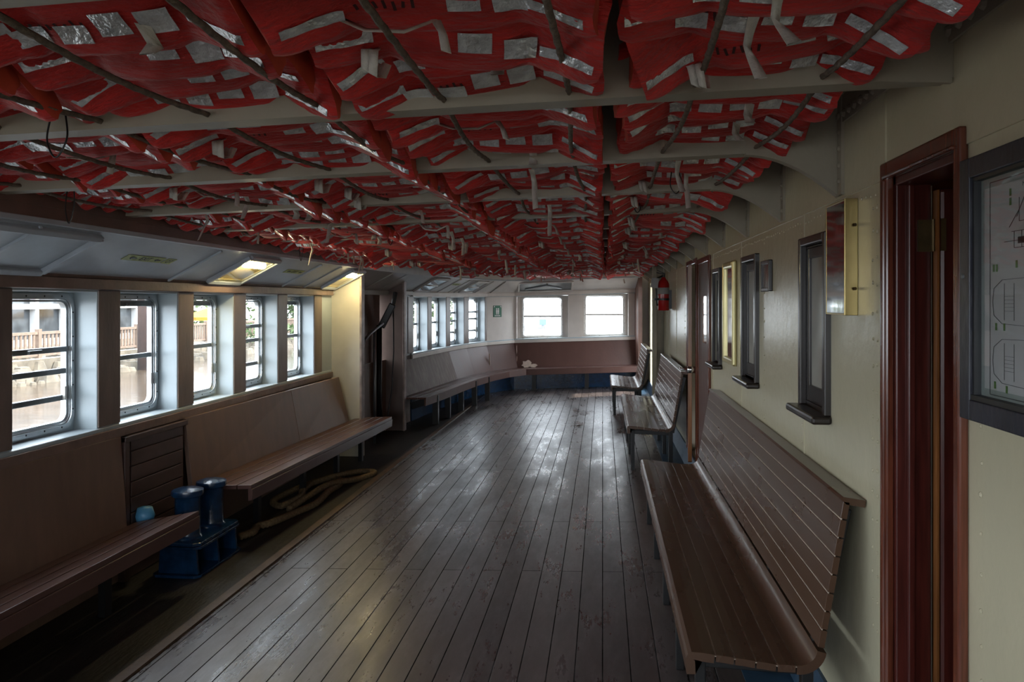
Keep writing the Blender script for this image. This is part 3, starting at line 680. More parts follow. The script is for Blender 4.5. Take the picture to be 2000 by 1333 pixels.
slatted_bench('slatted_bench', 2.68, 5.92, (2.78, 3.5, 4.24, 4.98, 5.75), 'long slatted brown bench in the foreground beside the cream wall', ztop=.985)
slatted_bench('slatted_bench', 7.5, 10.1, (7.58, 8.35, 9.15, 9.95), 'slatted brown bench just past the ajar door', dx=-.05, ztop=.97)
slatted_bench('slatted_bench', 11.1, 12.75, (11.2, 12.0, 12.65), 'shortest slatted brown bench, last along the cream wall', dx=-.17, ztop=.96)

# ------------------------------------------------------------------ benches on the window side
def plank_bench(y0, y1, xf0, xf1, xb0, xb1, zr, label, legs, seams, xtop0=-2.955, xtop1=-2.965):
    root = empty('plank_bench', (-2.6, (y0 + y1) / 2, -.08), 0, label, 'bench', 'plank benches below the windows')
    o = root.location; zs = .43
    def P(x, y, z): return (x - o.x, y - o.y, z + K * x - o.z)
    def fx(y): return xf0 + (xf1 - xf0) * (y - y0) / (y1 - y0)
    def bx(y): return xb0 + (xb1 - xb0) * (y - y0) / (y1 - y0)
    def tx(y): return xtop0 + (xtop1 - xtop0) * (y - y0) / (y1 - y0)
    mb = MB(); n = 4
    for i in range(n):
        g = .0042
        pa = [(bx(yy) + (fx(yy) - bx(yy)) * (i / n) + g, yy, zr + (zs - zr) * i / n) for yy in (y0, y1)]; pb = [(bx(yy) + (fx(yy) - bx(yy)) * ((i + 1) / n) - g, yy, zr + (zs - zr) * (i + 1) / n) for yy in (y0, y1)]
        if i == 0 and y1 > 8: pa[1] = (pa[1][0], 8.335, pa[1][2]); pb[1] = (pb[1][0], 8.335, pb[1][2])
        q = [pa[0], pb[0], pb[1], pa[1]]
        mb.hexa([P(x, y, z - .03) for x, y, z in q], [P(x, y, z) for x, y, z in q])
    mb.build('seat', M['seat_l'], root, bevel=.003)
    mb = MB(); mb.hexa([P(fx(y0) - .03, y0 + .004, zs - .115), P(fx(y0), y0 + .004, zs - .11), P(fx(y1), y1 - .004, zs - .11), P(fx(y1) - .03, y1 - .004, zs - .115)],
                       [P(fx(y0) - .03, y0 + .004, zs - .03), P(fx(y0) + .004, y0 + .004, zs - .03), P(fx(y1) + .004, y1 - .004, zs - .03), P(fx(y1) - .03, y1 - .004, zs - .03)])
    mb.build('front_board', M['seat_l'], root, bevel=.003)
    cuts = [y0] + seams + [y1]
    for a, b in zip(cuts[:-1], cuts[1:]):
        if a >= backs[1]: break
        b = min(b, backs[1]); mb = MB()
        a2 = a + .003; b2 = b - .003
        mb.hexa([P(bx(a2) - .03, a2, zr - .04), P(bx(a2) + .004, a2, zr - .04), P(bx(b2) + .004, b2, zr - .04), P(bx(b2) - .03, b2, zr - .04)],
                [P(tx(a2) - .02, a2, .905), P(tx(a2) + .012, a2, .905), P(tx(b2) + .012, b2, .905), P(tx(b2) - .02, b2, .905)])
        mb.build('backrest', M['panel'], root, bevel=.002)
    for ly in legs:
        mb = MB(); mb.box(fx(ly) - .27 - o.x, fx(ly) - .23 - o.x, ly - .03 - o.y, ly + .03 - o.y, -.006 + K * (fx(ly) - .1) - o.z, zr - .05 + K * fx(ly) - o.z); mb.build('leg', M['black'], root)
        mb = MB(); mb.bar(P(bx(ly) - .02, ly, zr - .10), P(fx(ly) - .05, ly, .355), .03, .05); mb.build('bracket', M['black'], root)
    return root
backs = (-1.5, 4.43)
plank_bench(-1.5, 4.5, -2.48, -2.48, -2.915, -2.915, .355, 'brown plank bench in the near corner, ending at the blue bollard', (-.8, 1.2, 3.0, 3.95), [1.0])
backs = (5.17, 8.2)
plank_bench(5.17, 8.42, -2.46, -2.35, -2.905, -2.76, .425, 'brown plank bench between blue bollard and warm white partition', (5.75, 6.6, 7.4, 8.1), [6.95], xtop0=-2.97, xtop1=-2.9)
# slatted dark locker front between the two benches
mb = MB()
for i in range(8):
    z0 = .12 + i * .097; mb.box(-2.975 + .0, -2.945, 4.52, 5.12, z0 + .003 - .09, z0 + .094 - .09)
mb.box(-2.985, -2.935, 4.44, 4.49, -.09, .81); mb.box(-2.985, -2.96, 4.49, 5.15, -.09, .81); mb.box(-2.985, -2.93, 4.44, 5.16, .775, .81)
o = mb.build('slatted_locker_front', M['slat_dark'], bevel=.004); tag(o, 'dark slatted locker front between the two plank benches', 'panel')
o = MB(); o.lathe([(0, 0), (.05, .01), (.06, .05), (.045, .1), (.0, .11)], (-2.905, 4.60, .235), 12); tag(o.build('blue_float', M['blue_light'] if 'blue_light' in M else M['bluedeck'], smooth=True), 'small pale blue float poking out behind the near bench', 'float')

# L-shaped bench in the far corner
root = empty('corner_bench', (-2.0, 13.6, -.06), 0, 'long bent bench wrapping the far corner under the windows', 'bench')
def part_sweep(prof, i0, i1, name, mm, s0=None, s1=None, bevel=.004):
    mb = MB(); sweep(mb, prof, i0, i1, 0, s0, s1); mb.v = [(x + 2.0, y - 13.6, z + .06) for x, y, z in mb.v]; return mb.build(name, mm, root, bevel=bevel)
part_sweep([(-.17, .42), (-.01, .905), (-.002, .905), (-.10, .42)], 3, 6, 'backrest', M['panel_worn'] if 'panel_worn' in M else M['panel'], 10.2)
part_sweep([(-.17, .42), (-.01, .905), (-.002, .905), (-.10, .42)], 6, 9, 'backrest', M['panel_far'])
part_sweep([(-.17, .42), (-.01, .905), (-.002, .905), (-.10, .42)], 9, LAST, 'backrest', M['panel_far'])
for j in range(3):
    n0 = -.17 - j * .12; part_sweep(rect(n0 - .117, n0, .405, .43), 3, LAST, 'seat_plank', M['seat_l'], 10.2)
part_sweep([(-.528, .315), (-.505, .315), (-.505, .43), (-.532, .43)], 3, LAST, 'front_board', M['panel_far'], 10.2)
for (px, py_) in ((-2.33, 10.6), (-2.28, 11.2), (-2.2, 11.85), (-2.1, 12.5), (-1.98, 13.15), (-1.3, 14.62), (-.3, 14.7)):
    mb = MB(); mb.box(px + 2.0 - .04, px + 2.0 + .04, py_ - 13.6 - .035, py_ - 13.6 + .035, K * px + .06, .41 + K * px + .06)
    nx, ny = (-.35, 0) if py_ < 14 else (0, .3)
    mb.bar((px + 2, py_ - 13.6, .37 + K * px + .06), (px + 2 + nx, py_ - 13.6 + ny, .25 + K * px + .06), .05, .1)
    mb.build('leg', M['black'], root)
mb = MB(); sweep(mb, rect(-.015, 0, -.1, .42), 4, LAST); struct(mb.build('baseboard_far', M['blue']), 'navy blue hull plating under the corner bench', 'wall')
# bare plaster patches on the end wall
mb = MB()
def blob(cx, cz, rx, rz, seed, n=18):
    r = random.Random(seed); nr = Vector((-D0.y, D0.x)); pts = []
    for i in range(n):
        a = 2 * PI * i / n; k = r.uniform(.7, 1.15); x = cx + rx * k * math.cos(a); z = cz + rz * k * math.sin(a)
        off = -.03 - .165 * (.905 - z) / .485 - .002; p = far_x(x) + nr * off; pts.append((p.x, p.y, z + K * p.x))
    return pts
mb.prism(blob(-1.46, .50, .10, .075, 3), (0, -.003, 0)); mb.prism(blob(-1.34, .46, .08, .035, 5), (0, -.003, 0))
mb.prism(blob(-1.66, .78, .008, .10, 7), (0, -.003, 0)); mb.prism(blob(-1.655, .6, .006, .06, 8), (0, -.003, 0))
for v in mb.v: pass
mb2 = MB(); mb2.v = [(x + 2.0, y - 13.6, z + .06) for x, y, z in mb.v]; mb2.f = mb.f; mb2.m = mb.m
o = mb2.build('peeled_patch', M['peel'], root)
mb = MB(); p0 = Vector((*miter(8, -.095), 0)); mb.box(p0.x + 2.0 - .012, p0.x + 2.0 + .012, p0.y - .09 - 13.6, p0.y - .075 - 13.6, .46 + K * p0.x + .06, .75 + K * p0.x + .06); mb.build('peeled_patch', M['peel'], root)

# ------------------------------------------------------------------ near door (mahogany, leaf open inwards)
def casing(mb, y0, y1, z0, z1, w, xo, xi, m=0):
    mb.box(xo, xi, y0, y0 + w, z0, z1, m); mb.box(xo, xi, y1 - w, y1, z0, z1, m); mb.box(xo, xi, y0 + w, y1 - w, z1 - w, z1, m)
d1 = empty('door_1', (XR, 2.23, 0), 0, 'mahogany door standing open in the foreground wall', 'door', None, 'structure')
def sub(mb, x, y, z=0): mb.v = [(a - x, b - y, c - z) for a, b, c in mb.v]; return mb
mb = MB(); mb.box(XR - .024, XR, 1.962, 1.996, .05, 2.075); mb.box(XR - .024, XR, 2.44, 2.495, .05, 2.075); mb.box(XR - .024, XR, 1.996, 2.44, 2.022, 2.075)
mb.box(XR - .032, XR - .01, 1.985, 2.46, 2.022, 2.034); mb.box(XR - .032, XR - .01, 2.448, 2.462, .05, 2.022)
sub(mb, XR, 2.23).build('casing', M['mahog'], d1, bevel=.006)
mb = MB(); mb.box(XR, XR + .10, 2.425, 2.455, .05, 2.03); mb.box(XR, XR + .115, 1.985, 1.993, .05, 2.03); mb.box(XR, XR + .115, 2.0, 2.455, 2.0, 2.045); mb.box(XR + .03, XR + .05, 2.41, 2.425, .05, 2.0)
sub(mb, XR, 2.23).build('jamb', M['mahog_dark'], d1, bevel=.004)
mb = MB(); mb.box(.984, 1.42, 2.388, 2.422, .06, 1.985); sub(mb, XR, 2.23).build('leaf', [M['mahog_dark']], d1, bevel=.012)
mb = MB(); mb.box(.978, .984, 2.391, 2.419, .06, 1.98); sub(mb, XR, 2.23).build('leaf_edge', M['mahog_edge'], d1)
mb = MB(); mb.box(.935, .972, 2.419, 2.425, 1.80, 1.895); mb.box(.986, 1.0, 2.384, 2.388, 1.80, 1.895); mb.tube([(.974, 2.41, 1.8), (.974, 2.41, 1.895)], .006, 8)
sub(mb, XR, 2.23).build('hinge', M['brass_dull'], d1)

# far door pair: one closed with a small window, one ajar
d2 = empty('door_2', (XR, 6.76, 0), 0, 'closed red-brown door with a narrow pane beside the ajar door', 'door', None, 'structure')
mb = MB(); casing(mb, 6.38, 7.14, .05, 2.035, .05, XR - .02, XR); sub(mb, XR, 6.76).build('casing', M['mahog'], d2, bevel=.005)
mb = MB(); mb.box(XR - .012, XR + .03, 6.43, 7.09, .12, 1.985); sub(mb, XR, 6.76).build('leaf', M['panel_far'], d2, bevel=.004)
mb = MB(); mb.box(XR - .016, XR - .012, 6.55, 6.8, 1.3, 1.7); sub(mb, XR, 6.76).build('pane', M['mirror'], d2)
d3 = empty('door_3', (XR, 7.665, 0), 0, 'mahogany door standing ajar between the benches', 'door', None, 'structure')
mb = MB(); casing(mb, 7.25, 8.08, .05, 2.06, .05, XR - .02, XR); sub(mb, XR, 7.665).build('casing', M['mahog'], d3, bevel=.005)
mb = MB(); a = Vector((XR - .012, 8.02)); b = Vector((.785, 7.27)); dd = (b - a).normalized(); nn = Vector((dd.y, -dd.x))
def leafbox(t0, t1, w0, w1, z0, z1):
    q = [a + dd * t0 + nn * w0, a + dd * t1 + nn * w0, a + dd * t1 + nn * w1, a + dd * t0 + nn * w1]
    mb.hexa([(p.x, p.y, z0) for p in q], [(p.x, p.y, z1) for p in q])
Ld = (b - a).length
leafbox(0, Ld - .004, -.038, 0, .16, 2.0); sub(mb, XR, 7.665).build('leaf', M['mahog'], d3, bevel=.005)
mb = MB(); leafbox(Ld - .004, Ld + .004, -.036, -.002, .17, 1.99); sub(mb, XR, 7.665).build('leaf_edge', M['mahog_edge'], d3)
mb = MB(); hb = a + dd * (Ld - .06)
mb.tube([(hb.x, hb.y, 1.02), (hb.x - .06, hb.y - .01, 1.02), (hb.x - .06, hb.y + .10, 1.02)], .010, 8); mb.box(hb.x - .01, hb.x + .06, hb.y - .07, hb.y - .05, .99, 1.05)
sub(mb, XR, 7.665).build('handle', M['steel'], d3, smooth=True)

# ------------------------------------------------------------------ dark wood framed windows in the cream wall
def wood_window(y0, y1, z0, z1, label):
    global win_no
    yc, zc = (y0 + y1) / 2, (z0 + z1) / 2
    root = empty('window_%d' % win_no, (XR, yc, zc), 0, label, 'window', None, 'structure'); win_no += 1
    w, h = y1 - y0, z1 - z0
    mb = MB(); t = .036
    for (a0, a1, b0, b1) in ((-w / 2, -w / 2 + t, -h / 2, h / 2), (w / 2 - t, w / 2, -h / 2, h / 2), (-w / 2 + t, w / 2 - t, h / 2 - t, h / 2)):
        mb.box(-.026, .02, a0, a1, b0, b1)
    mb.build('frame', M['darkwood'], root, bevel=.006)
    mb = MB(); t2 = t
    mb.box(.0, .1, -w / 2 + .03, -w / 2 + .04, -h / 2, h / 2); mb.box(0, .1, w / 2 - .04, w / 2 - .03, -h / 2, h / 2); mb.box(0, .1, -w / 2 + .03, w / 2 - .03, h / 2 - .045, h / 2 - .03)
    mb.box(.0, .1, -w / 2 + .03, w / 2 - .03, -h / 2, -h / 2 + .02)
    mb.build('reveal', M['darkwood'], root)
    mb = MB(); zb0, zb1 = -h / 2 + .09, h / 2 - .09
    for (a0, a1, b0, b1) in ((-w / 2 + .04, -w / 2 + .075, -h / 2 + .02, h / 2 - .045), (w / 2 - .075, w / 2 - .04, -h / 2 + .02, h / 2 - .045), (-w / 2 + .075, w / 2 - .075, zb1, h / 2 - .045), (-w / 2 + .075, w / 2 - .075, -h / 2 + .02, zb0)):
        mb.box(.002, .03, a0, a1, b0, b1)
    mb.build('sash', M['darkwood'], root, bevel=.004)
    mb = MB(); mb.box(.014, .018, -w / 2 + .07, w / 2 - .07, zb0, zb1); mb.build('pane', M['pane_refl'], root)
    mb = MB(); mb.box(-.075, .0, -w / 2 - .015, w / 2 + .015, -h / 2 - .03, -h / 2 + .002); mb.build('sill', M['darkwood'], root, bevel=.01)
    return root
M['pane_refl'] = mat('pane_with_painted_reflection', (0.36, 0.345, 0.30), 0.12, var=0.08)  # pale colour stands in for the bright windows reflected in the glass
wood_window(3.085, 3.49, 1.205, 1.925, 'largest dark wood framed window, nearest of three on the cream wall')
wood_window(4.45, 4.905, 1.19, 1.925, 'middle dark wood framed window between small picture and gilt mirror')
wood_window(5.80, 6.17, 1.18, 1.905, 'dark wood framed window beyond the gilt mirror')

# mirrors and picture
def wall_frame(name, y0, y1, z0, z1, depth, w, mm, inner, label, cat, bev=.004, glassy=None):
    yc, zc = (y0 + y1) / 2, (z0 + z1) / 2; root = empty(name, (XR, yc, zc), 0, label, cat)
    hw, hh = (y1 - y0) / 2, (z1 - z0) / 2; mb = MB()
    for (a0, a1, b0, b1) in ((-hw, -hw + w, -hh, hh), (hw - w, hw, -hh, hh), (-hw + w, hw - w, hh - w, hh), (-hw + w, hw - w, -hh, -hh + w)): mb.box(-depth, 0, a0, a1, b0, b1)
    mb.build('frame', mm, root, bevel=bev)
    return root, hw, hh
r, hw, hh = wall_frame('framed_mirror', 2.77, 2.995, 1.603, 2.008, .045, .008, M['brass'], None, 'narrow brass boxed mirror nearest the open door', 'mirror', .002)
mb = MB(); mb.box(-.044, -.002, -hw + .006, hw - .006, -hh + .006, hh - .006); mb.build('glass', M['mirror'], r)
mb = MB(); mb.tube([(-.046 + .03, -hw - .004, -.11), (-.012, -hw - .012, -.11)], .006, 6); mb.tube([(-.016, -hw - .004, .11), (-.012, -hw - .012, .11)], .006, 6); mb.build('clip', M['brass_dull'], r)
r, hw, hh = wall_frame('framed_mirror', 5.17, 5.62, 1.225, 1.925, .03, .045, M['gold'], None, 'tall gilt framed mirror between two dark wood windows', 'mirror', .012)
mb = MB(); mb.box(-.012, -.002, -hw + .04, hw - .04, -hh + .04, hh - .04); mb.build('glass', M['mirror'], r)
r, hw, hh = wall_frame('small_picture', 4.11, 4.325, 1.705, 1.87, .02, .02, M['darkwood'], None, 'small dark framed picture beside the middle wood window', 'picture', .004)
mb = MB(); mb.box(-.008, -.001, -hw + .018, hw - .018, -hh + .018, hh - .018); mb.build('print', M['picture'] if 'picture' in M else M['mirror'], r)

# ship plan poster in a navy frame
PY0, PY1, PZ0, PZ1 = 1.30, 1.945, 1.375, 1.985
r, hw, hh = wall_frame('framed_plan', PY0, PY1, PZ0, PZ1, .03, .048, M['navy'], None, 'ship plan poster behind glass in a navy blue frame', 'poster', .003)
mb = MB(); mb.box(-.026, -.001, -hw + .048, hw - .048, -hh + .048, -hh + .06); 
for (a0, a1, b0, b1) in ((-hw + .046, -hw + .056, -hh + .046, hh - .046), (hw - .056, hw - .046, -hh + .046, hh - .046), (-hw + .056, hw - .056, hh - .056, hh - .046), (-hw + .056, hw - .056, -hh + .046, -hh + .056)): mb.box(-.022, -.002, a0, a1, b0, b1)
mb.build('inner_rebate', M['black'], r)
mb = MB(); mb.box(-.006, -.002, -hw + .05, hw - .05, -hh + .05, hh - .05, 0); mb.box(-.0075, -.006, -hw + .075, hw - .075, -hh + .078, hh - .078, 1); mb.build('paper', [M['papergrey'], M['paper']], r)
mb = MB(); X = -.0082
def ln(y0, z0, y1, z1, w=.0012, m=0): mb.bar((X, y0, z0), (X, y1, z1), w, .0006, up=(1, 0, 0), m=m)
fy, fz = .222, .238
for a, b, c_, d_ in ((-fy, -fz, fy, -fz), (-fy, fz, fy, fz), (-fy, -fz, -fy, fz), (fy, -fz, fy, fz)): ln(a, b, c_, d_, .0016)
def bl(y, z, w, h, m): mb.box(X - .0003, X, y - w / 2, y + w / 2, z - h / 2, z + h / 2, m)
ye = fy
# profile of the vessel (upper) and deck plans (lower); larger y is the left of the sheet
for i, (hgt, yy0, yy1) in enumerate(((.14, .10, -.1), (.12, .13, -.14), (.10, .16, -.2), (.085, .12, -.2))): ln(yy0, hgt, yy1, hgt)
for yy in (.12, .09, .05, .02, -.02, -.06): ln(yy, .085, yy, .12)
ln(.1, .14, .1, .19); ln(.11, .15, .08, .19); ln(.14, .13, .10, .165); bl(.09, .10, .03, .014, 0)
for zz in (-.03, -.16):
    pts = [(.21, zz), (.205, zz + .03), (.17, zz + .048), (.0, zz + .052), (-.2, zz + .05)]
    for s in (1, -1):
        for (p, q) in zip(pts[:-1], pts[1:]): ln(p[0], zz + s * (p[1] - zz), q[0], zz + s * (q[1] - zz), .0009)
    for yy in (.16, .12, .06, .0): ln(yy, zz - .04, yy, zz + .04, .0008)
    for k in range(5): ln(.16, zz - .02 + k * .008, .12, zz - .02 + k * .008, .0006)
for (yy, z0) in ((.135, .205), (.135, .185), (.205, .045), (.192, .045), (.195, -.085), (.16, -.085), (.20, -.215), (.15, -.22), (.11, .05), (.06, .05)): bl(yy, z0, .008, .016, 1)
mb.build('drawing', [M['inkblack'], M['inkgreen']], r, fix=False)
# title: starts near the edge of the picture
mw = Matrix(((0, 0, -1, X - .0002), (-1, 0, 0, .088), (0, 1, 0, fz - .022), (0, 0, 0, 1)))
text('M.V. THO', .0135, M['inkblack'], r, mw, 'LEFT', .0001)
mb = MB(); mb.box(-.0135, -.0125, -hw + .05, hw - .05, -hh + .05, hh - .05); mb.build('glass', M['poster_glass'], r)
mb = MB(); mb.dome((-.03, hw - .02, .03), (-1, 0, 0), .007, .004, n=10); mb.build('screw', M['steel_grey'], r)

# ------------------------------------------------------------------ fire extinguisher and pier beside it
mb = MB(); mb.box(.735, XR, 11.25, 11.45, .0, 2.44); mb.box(.70, .76, 11.0, 11.12, .02, 2.2, 0); struct(mb.build('wall_pier_right', M['cream_beam'], bevel=.006), 'cream stanchion behind the last slatted bench', 'wall')
r = empty('fire_extinguisher', (.775, 10.0, 1.58), 0, 'red fire extinguisher bracketed on the cream wall past the door', 'extinguisher')
mb = MB(); mb.lathe([(0, -.04), (.066, -.04), (.072, -.03), (.072, .29), (.06, .33), (.03, .365), (.022, .385), (0, .385)], (0, 0, 0), 24); mb.build('cylinder', M['ext_red'], r, smooth=True, auto=40)
mb = MB(); mb.lathe([(.0728, .17), (.0735, .171), (.0735, .25), (.0728, .251)], (0, 0, 0), 24); mb.build('label_band', M['grey'], r, smooth=True)
mb = MB(); mb.lathe([(0, .38), (.02, .38), (.02, .42), (0, .42)], (0, 0, 0), 12); mb.bar((.02, 0, .425), (-.09, -.01, .445), .02, .012); mb.bar((.02, 0, .43), (-.08, -.01, .475), .018, .008); mb.build('valve_handle', M['black'], r)
mb = MB(); mb.tube([(-.02, -.01, .40), (-.085, -.03, .37), (-.1, -.04, .28), (-.088, -.03, .12), (-.08, -.02, .02)], .011, 8); mb.build('hose', M['black'], r, smooth=True)
mb = MB(); mb.lathe([(.076, .09), (.078, .09), (.078, .115), (.076, .115)], (0, 0, 0), 24); mb.box(.06, .1, -.035, .035, -.02, .22); mb.box(-.12, -.06, -.03, .01, .088, .118); mb.build('bracket', M['black'], r)
mb = MB(); mb.hexa([(-.17, -.06, .26), (-.08, -.06, .24), (-.08, -.055, .24), (-.17, -.055, .26)], [(-.15, -.06, .38), (-.06, -.06, .37), (-.06, -.055, .37), (-.15, -.055, .38)]); mb.build('tag', M['grey_tag'] if 'grey_tag' in M else M['grey'], r)

# ------------------------------------------------------------------ bollard and mooring rope
r = empty('mooring_bollard', (-2.665, 4.83, -.085), 0, 'navy blue twin mooring bollard bolted to the deck', 'bollard')
mb = MB()
def oct_plate(z0, z1, hx, hy, c):
    p = [(-hx + c, -hy), (hx - c, -hy), (hx, -hy + c), (hx, hy - c), (hx - c, hy), (-hx + c, hy), (-hx, hy - c), (-hx, -hy + c)]
    mb.prism([(x, y, z0) for x, y in p], (0, 0, z1 - z0))
oct_plate(.195, .215, .15, .285, .035); oct_plate(.175, .193, .155, .29, .035); mb.build('top_plate', M['blue'], r, bevel=.004)
mb = MB(); oct_plate(0, .018, .16, .3, .03); mb.build('foot_plate', M['blue'], r, bevel=.003)
for yy in (-.26, .0, .25):
    mb = MB(); mb.prism([(-.13, yy, .018), (.135, yy, .018), (.12, yy, .175), (-.12, yy, .175)], (0, .02, 0)); mb.build('web_plate', M['blue'], r)
for yy, hgt, xx in ((-.135, .315, -.005), (.16, .305, .0)):
    mb = MB(); mb.lathe([(.0, .215), (.092, .215), (.084, .225), (.079, .24), (.078, .215 + hgt - .06), (.084, .215 + hgt - .05), (.097, .215 + hgt - .045), (.101, .215 + hgt - .03), (.097, .215 + hgt - .012), (.06, .215 + hgt), (0, .215 + hgt + .004)], (xx, yy, 0), 36); mb.build('post', M['blue'], r, smooth=True, auto=50)

def twisted(mb, pts, rad, pitch, lobes=3, n=9, step=.012, m=0):
    # resample
    P = [Vector(p) for p in pts]; out = [P[0]]; carry = 0
    for a, b in zip(P[:-1], P[1:]):
        L = (b - a).length; k = max(1, int(L / step))
        for i in range(1, k + 1): out.append(a.lerp(b, i / k))
    rings = []; av = None; s = 0
    for i, p in enumerate(out):
        d = (out[min(i + 1, len(out) - 1)] - out[max(i - 1, 0)]).normalized()
        if i: s += (p - out[i - 1]).length
        if av is None:
            av = d.cross(Vector((0, 0, 1)));
            if av.length < 1e-3: av = d.cross(Vector((1, 0, 0)))
        av = (av - d * av.dot(d)).normalized(); bv = d.cross(av)
        rr = []
        for k in range(n):
            t = 2 * PI * k / n; q = rad * (.68 + .34 * abs(math.cos(lobes / 2 * (t - 2 * PI * s / pitch)))); rr.append(p + (av * math.cos(t) + bv * math.sin(t)) * q)
        rings.append(rr)
    mb.loft(rings, m)
def spline(ctrl, n=10):
    P = [Vector(c) for c in ctrl]; P = [P[0] * 2 - P[1]] + P + [P[-1] * 2 - P[-2]]; out = []
    for i in range(1, len(P) - 2):
        for k in range(n):
            t = k / n; a, b, c, d = P[i - 1], P[i], P[i + 1], P[i + 2]
            out.append(.5 * ((2 * b) + (c - a) * t + (2 * a - 5 * b + 4 * c - d) * t * t + (3 * b - a - 3 * c + d) * t ** 3))
    out.append(P[-2]); return out
zf = -.085
ctrl = [(-2.62, 5.30, zf + .03), (-2.57, 5.42, zf + .03), (-2.60, 5.56, zf + .03), (-2.53, 5.66, zf + .035), (-2.47, 5.95, zf + .03), (-2.40, 6.25, zf + .035), (-2.42, 6.6, zf + .05), (-2.44, 6.95, zf + .03), (-2.55, 7.15, zf + .03), (-2.70, 7.0, zf + .035),
        (-2.66, 6.6, zf + .05), (-2.58, 6.35, zf + .06), (-2.66, 6.15, zf + .03), (-2.80, 6.3, zf + .03), (-2.74, 6.75, zf + .04), (-2.55, 7.2, zf + .05), (-2.40, 7.5, zf + .03), (-2.26, 7.45, zf + .03), (-2.32, 7.2, zf + .03), (-2.46, 6.75, zf + .075), (-2.52, 6.35, zf + .06), (-2.56, 6.05, zf + .03)]
mb = MB(); twisted(mb, spline(ctrl, 14), .030, .10, step=.012)
tag(mb.build('mooring_rope', M['rope_tan'], smooth=True, fix=True), 'tan mooring rope lying in loose loops under the plank bench', 'rope')
mb = MB()
r_ = random.Random(4); pts = [(.06 * math.cos(a) * r_.uniform(.5, 1.3), .035 * math.sin(a) * r_.uniform(.5, 1.3)) for a in [2 * PI * i / 14 for i in range(14)]]
mb.add([(x - .31, y + 10.25, .012 + .012 * abs(x) / .06 + K * (x - .31)) for x, y in pts] + [(-.31, 10.25, .004 + K * -.31)], [(i, (i + 1) % 14, 14) for i in range(14)])
tag(mb.build('dry_leaf', M['leaf_dry'], fix=False), 'dark dry leaf lying on the deck planks', 'leaf')

# ------------------------------------------------------------------ life jackets
JL, JW, JT = .345, .15, .039
def jacket_fn(seed):
    r = random.Random(seed); off = Vector((r.uniform(0, 99), r.uniform(0, 99), r.uniform(0, 99)))
    dl, dr = r.uniform(.05, .09), r.uniform(.05, .09); sg = r.uniform(.004, .016); tw = r.uniform(-.07, .07); tw2 = r.uniform(-.10, .10)
    def f(u, v, z):
        e = max(0, (abs(u) - .17) / .2); dd = (dl if u < 0 else dr)
        zz = z - dd * (e * e * (3 - 2 * e) if e < 1 else 1 + (e - 1) * .6) - sg * (1 - min(1, (u / .17) ** 2))
        w = noise.noise(Vector((u * 5, v * 22, z * 9)) + off) * .008 + noise.noise(Vector((u * 26, v * 9, z * 9)) + off) * .007 * min(1, max(0, abs(u) - .08) / .1) + noise.noise(Vector((u * 3, v * 6, 0)) + off) * .012
        a = tw * u / JL + (tw2 * max(0, abs(u) - .15) / .2 * (1 if u > 0 else -1))
        vv = v * math.cos(a) - (z + w) * math.sin(a) * .5
        return Vector((u + .03 * noise.noise(Vector((v * 7, u * 2, 3)) + off) * (abs(u) / JL), vv, zz + w + v * math.sin(a) * .7))
    return f
def jacket_mesh(seed):
    f = jacket_fn(seed); mb = MB(); nu, m = 44, 22; rings = []
    for i in range(nu + 1):
        u = -JL + 2 * JL * i / nu
        k = abs(u) / JL; W = JW * (1 - .12 * max(0, k - .45) / .55) * (1 - .06 * max(0, k - .93) / .07); T = JT * (1 + .16 * k) * (1 - .15 * max(0, k - .93) / .07) * (1 - .30 * math.exp(-((abs(u) - .165) / .028) ** 2)); W *= 1 - .05 * math.exp(-((abs(u) - .165) / .03) ** 2)
        rr = []
        for j in range(m):
            a = 2 * PI * j / m; ca, sa = math.cos(a), math.sin(a)
            v = W * (abs(ca) ** .42) * (1 if ca > 0 else -1); z = T * (abs(sa) ** .55) * (1 if sa > 0 else -1)
            if abs(sa) < .16: v *= .955
            rr.append(f(u, v, z))
        rings.append(rr)
    mb.loft(rings, 0, True)
    for i in range(len(mb.f)):
        if len(mb.f[i]) > 4: mb.m[i] = 1
    return mb, f
def patch(mb, f, c, ax, w, h, nw=5, nh=4, side='bottom', lift=.004):
    """quad patch following the jacket: c=(u,v) centre, ax=angle"""
    ca, sa = math.cos(ax), math.sin(ax); vs = []
    for j in range(nh + 1):
        for i in range(nw + 1):
            a, b = (i / nw - .5) * w, (j / nh - .5) * h
            u, v = c[0] + a * ca - b * sa, c[1] + a * sa + b * ca
            k = min(1, abs(v) / JW)
            z = -JT * (max(0.0, 1 - k ** 4.76) ** .275) - lift
            if side == 'edge':      # wraps the near edge
                tt = (j / nh - .5) * 2
                u = c[0] + a; ang = PI + .9 + tt * .75
                cc, ss = math.cos(ang), math.sin(ang); v = (JW + lift) * abs(cc) ** .42 * (1 if cc > 0 else -1); z = (JT + lift) * abs(ss) ** .55 * (1 if ss > 0 else -1)
            vs.append(f(u, v, z))
    n = nw + 1
    mb.add(vs, [(j * n + i, j * n + i + 1, (j + 1) * n + i + 1, (j + 1) * n + i) for j in range(nh) for i in range(nw)])
